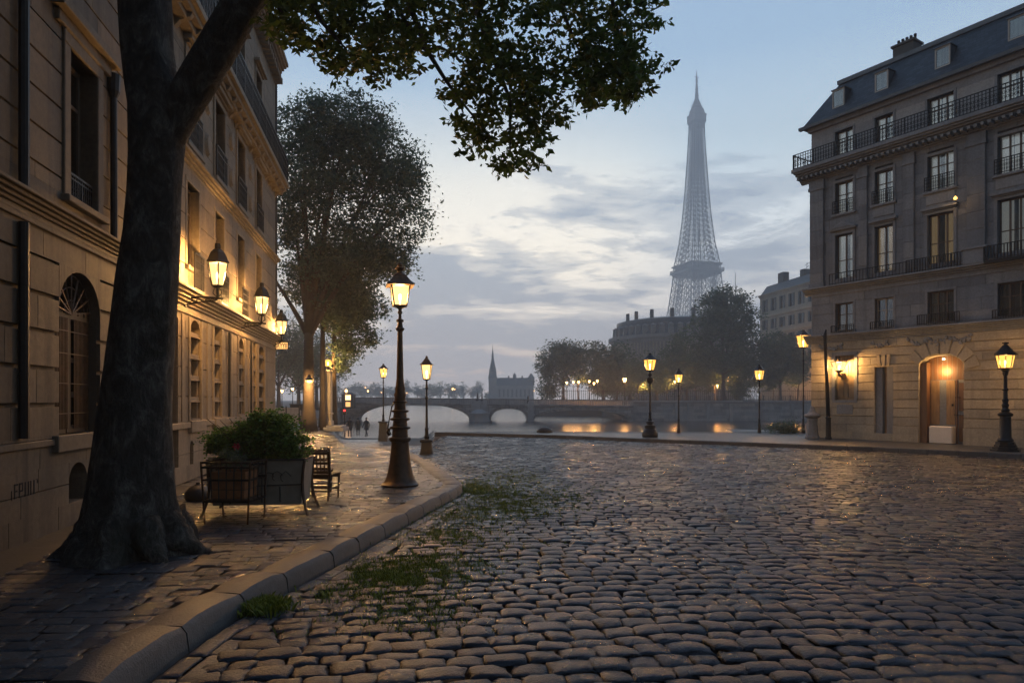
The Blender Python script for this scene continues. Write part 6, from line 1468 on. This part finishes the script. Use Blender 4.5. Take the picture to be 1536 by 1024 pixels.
band = ramp(nt, [(.06, (0, 0, 0)), (.2, (1, 1, 1)), (.30, (.8,) * 3), (.42, (0, 0, 0))]); nt.links.new(zc, band.inputs[0])
c = mixc(nt, c, (1.75, 1.5, 1.1), mth(nt, 'MULTIPLY', mth(nt, 'MULTIPLY', glow.outputs[0], band.outputs[0]), .62))
# cloud layers on a plane overhead, so that they flatten towards the horizon
cmb = nt.nodes.new('ShaderNodeCombineXYZ'); zz = mth(nt, 'ADD', zc, .10)
nt.links.new(mth(nt, 'DIVIDE', X, zz), cmb.inputs[0]); nt.links.new(mth(nt, 'DIVIDE', Y, zz), cmb.inputs[1]); cmb.inputs[2].default_value = 3.7
n1 = noise(nt, 1.15, 8, .6, cmb.outputs[0], stretch=(1.0, 1.1, 1), dist=.5)
n2 = noise(nt, 4.2, 7, .65, cmb.outputs[0], stretch=(.9, 1.2, 1), dist=.6)
nm = mth(nt, 'ADD', mth(nt, 'MULTIPLY', n1, .72), mth(nt, 'MULTIPLY', n2, .28))
# more cloud low down, thinning upwards
thr = ramp(nt, [(0.0, (.62,) * 3), (.10, (.575,) * 3), (.17, (.525,) * 3), (.27, (.495,) * 3), (.34, (.44,) * 3), (.5, (.40,) * 3), (1, (.40,) * 3)]); nt.links.new(zc, thr.inputs[0])
sm = mth(nt, 'ADD', nm, mth(nt, 'SUBTRACT', thr.outputs[0], .5))
cl = ramp(nt, [(.465, (0, 0, 0)), (.52, (.55,) * 3), (.60, (1, 1, 1))], 'EASE'); nt.links.new(sm, cl.inputs[0])
ccol = ramp(nt, [(0, (.42, .40, .41)), (.1, (.37, .375, .41)), (.2, (.37, .42, .49)), (.45, (.42, .53, .66)), (1, (.22, .32, .45))]); nt.links.new(zc, ccol.inputs[0])
c = mixc(nt, c, ccol.outputs[0], mth(nt, 'MULTIPLY', cl.outputs[0], .88))
fin = nt.nodes.new('ShaderNodeVectorMath'); fin.operation = 'SCALE'; nt.links.new(c, fin.inputs[0]); nt.links.new(az.outputs[0], fin.inputs['Scale'])
nt.links.new(fin.outputs[0], bg.inputs['Color']); bg.inputs['Strength'].default_value = SKY_S
sl = bpy.data.lights.new('sun', 'SUN'); sl.energy = SUN_S; sl.angle = math.radians(20); sl.color = (1, .74, .5)
so = bpy.data.objects.new('sun', sl); COL.objects.link(so)
dv = Vector((math.sin(SUN_AZ) * math.cos(SUN_EL), math.cos(SUN_AZ) * math.cos(SUN_EL), math.sin(SUN_EL))); so.rotation_euler = dv.to_track_quat('Z', 'Y').to_euler()
# ---------------------------------------------------------------- evening haze
m = bpy.data.materials.new('haze'); m.use_nodes = True; nt = m.node_tree; nt.nodes.clear()
out = nt.nodes.new('ShaderNodeOutputMaterial'); v = nt.nodes.new('ShaderNodeVolumePrincipled'); v.inputs['Color'].default_value = (.86, .88, .92, 1); v.inputs['Density'].default_value = HAZE_D; v.inputs['Anisotropy'].default_value = .35
nt.links.new(v.outputs[0], out.inputs['Volume']); MATS['haze'] = m
hz = MB().box(-720, 620, -90, 905, -9.4, 366).build('haze', 'haze'); kind(hz, 'stuff')
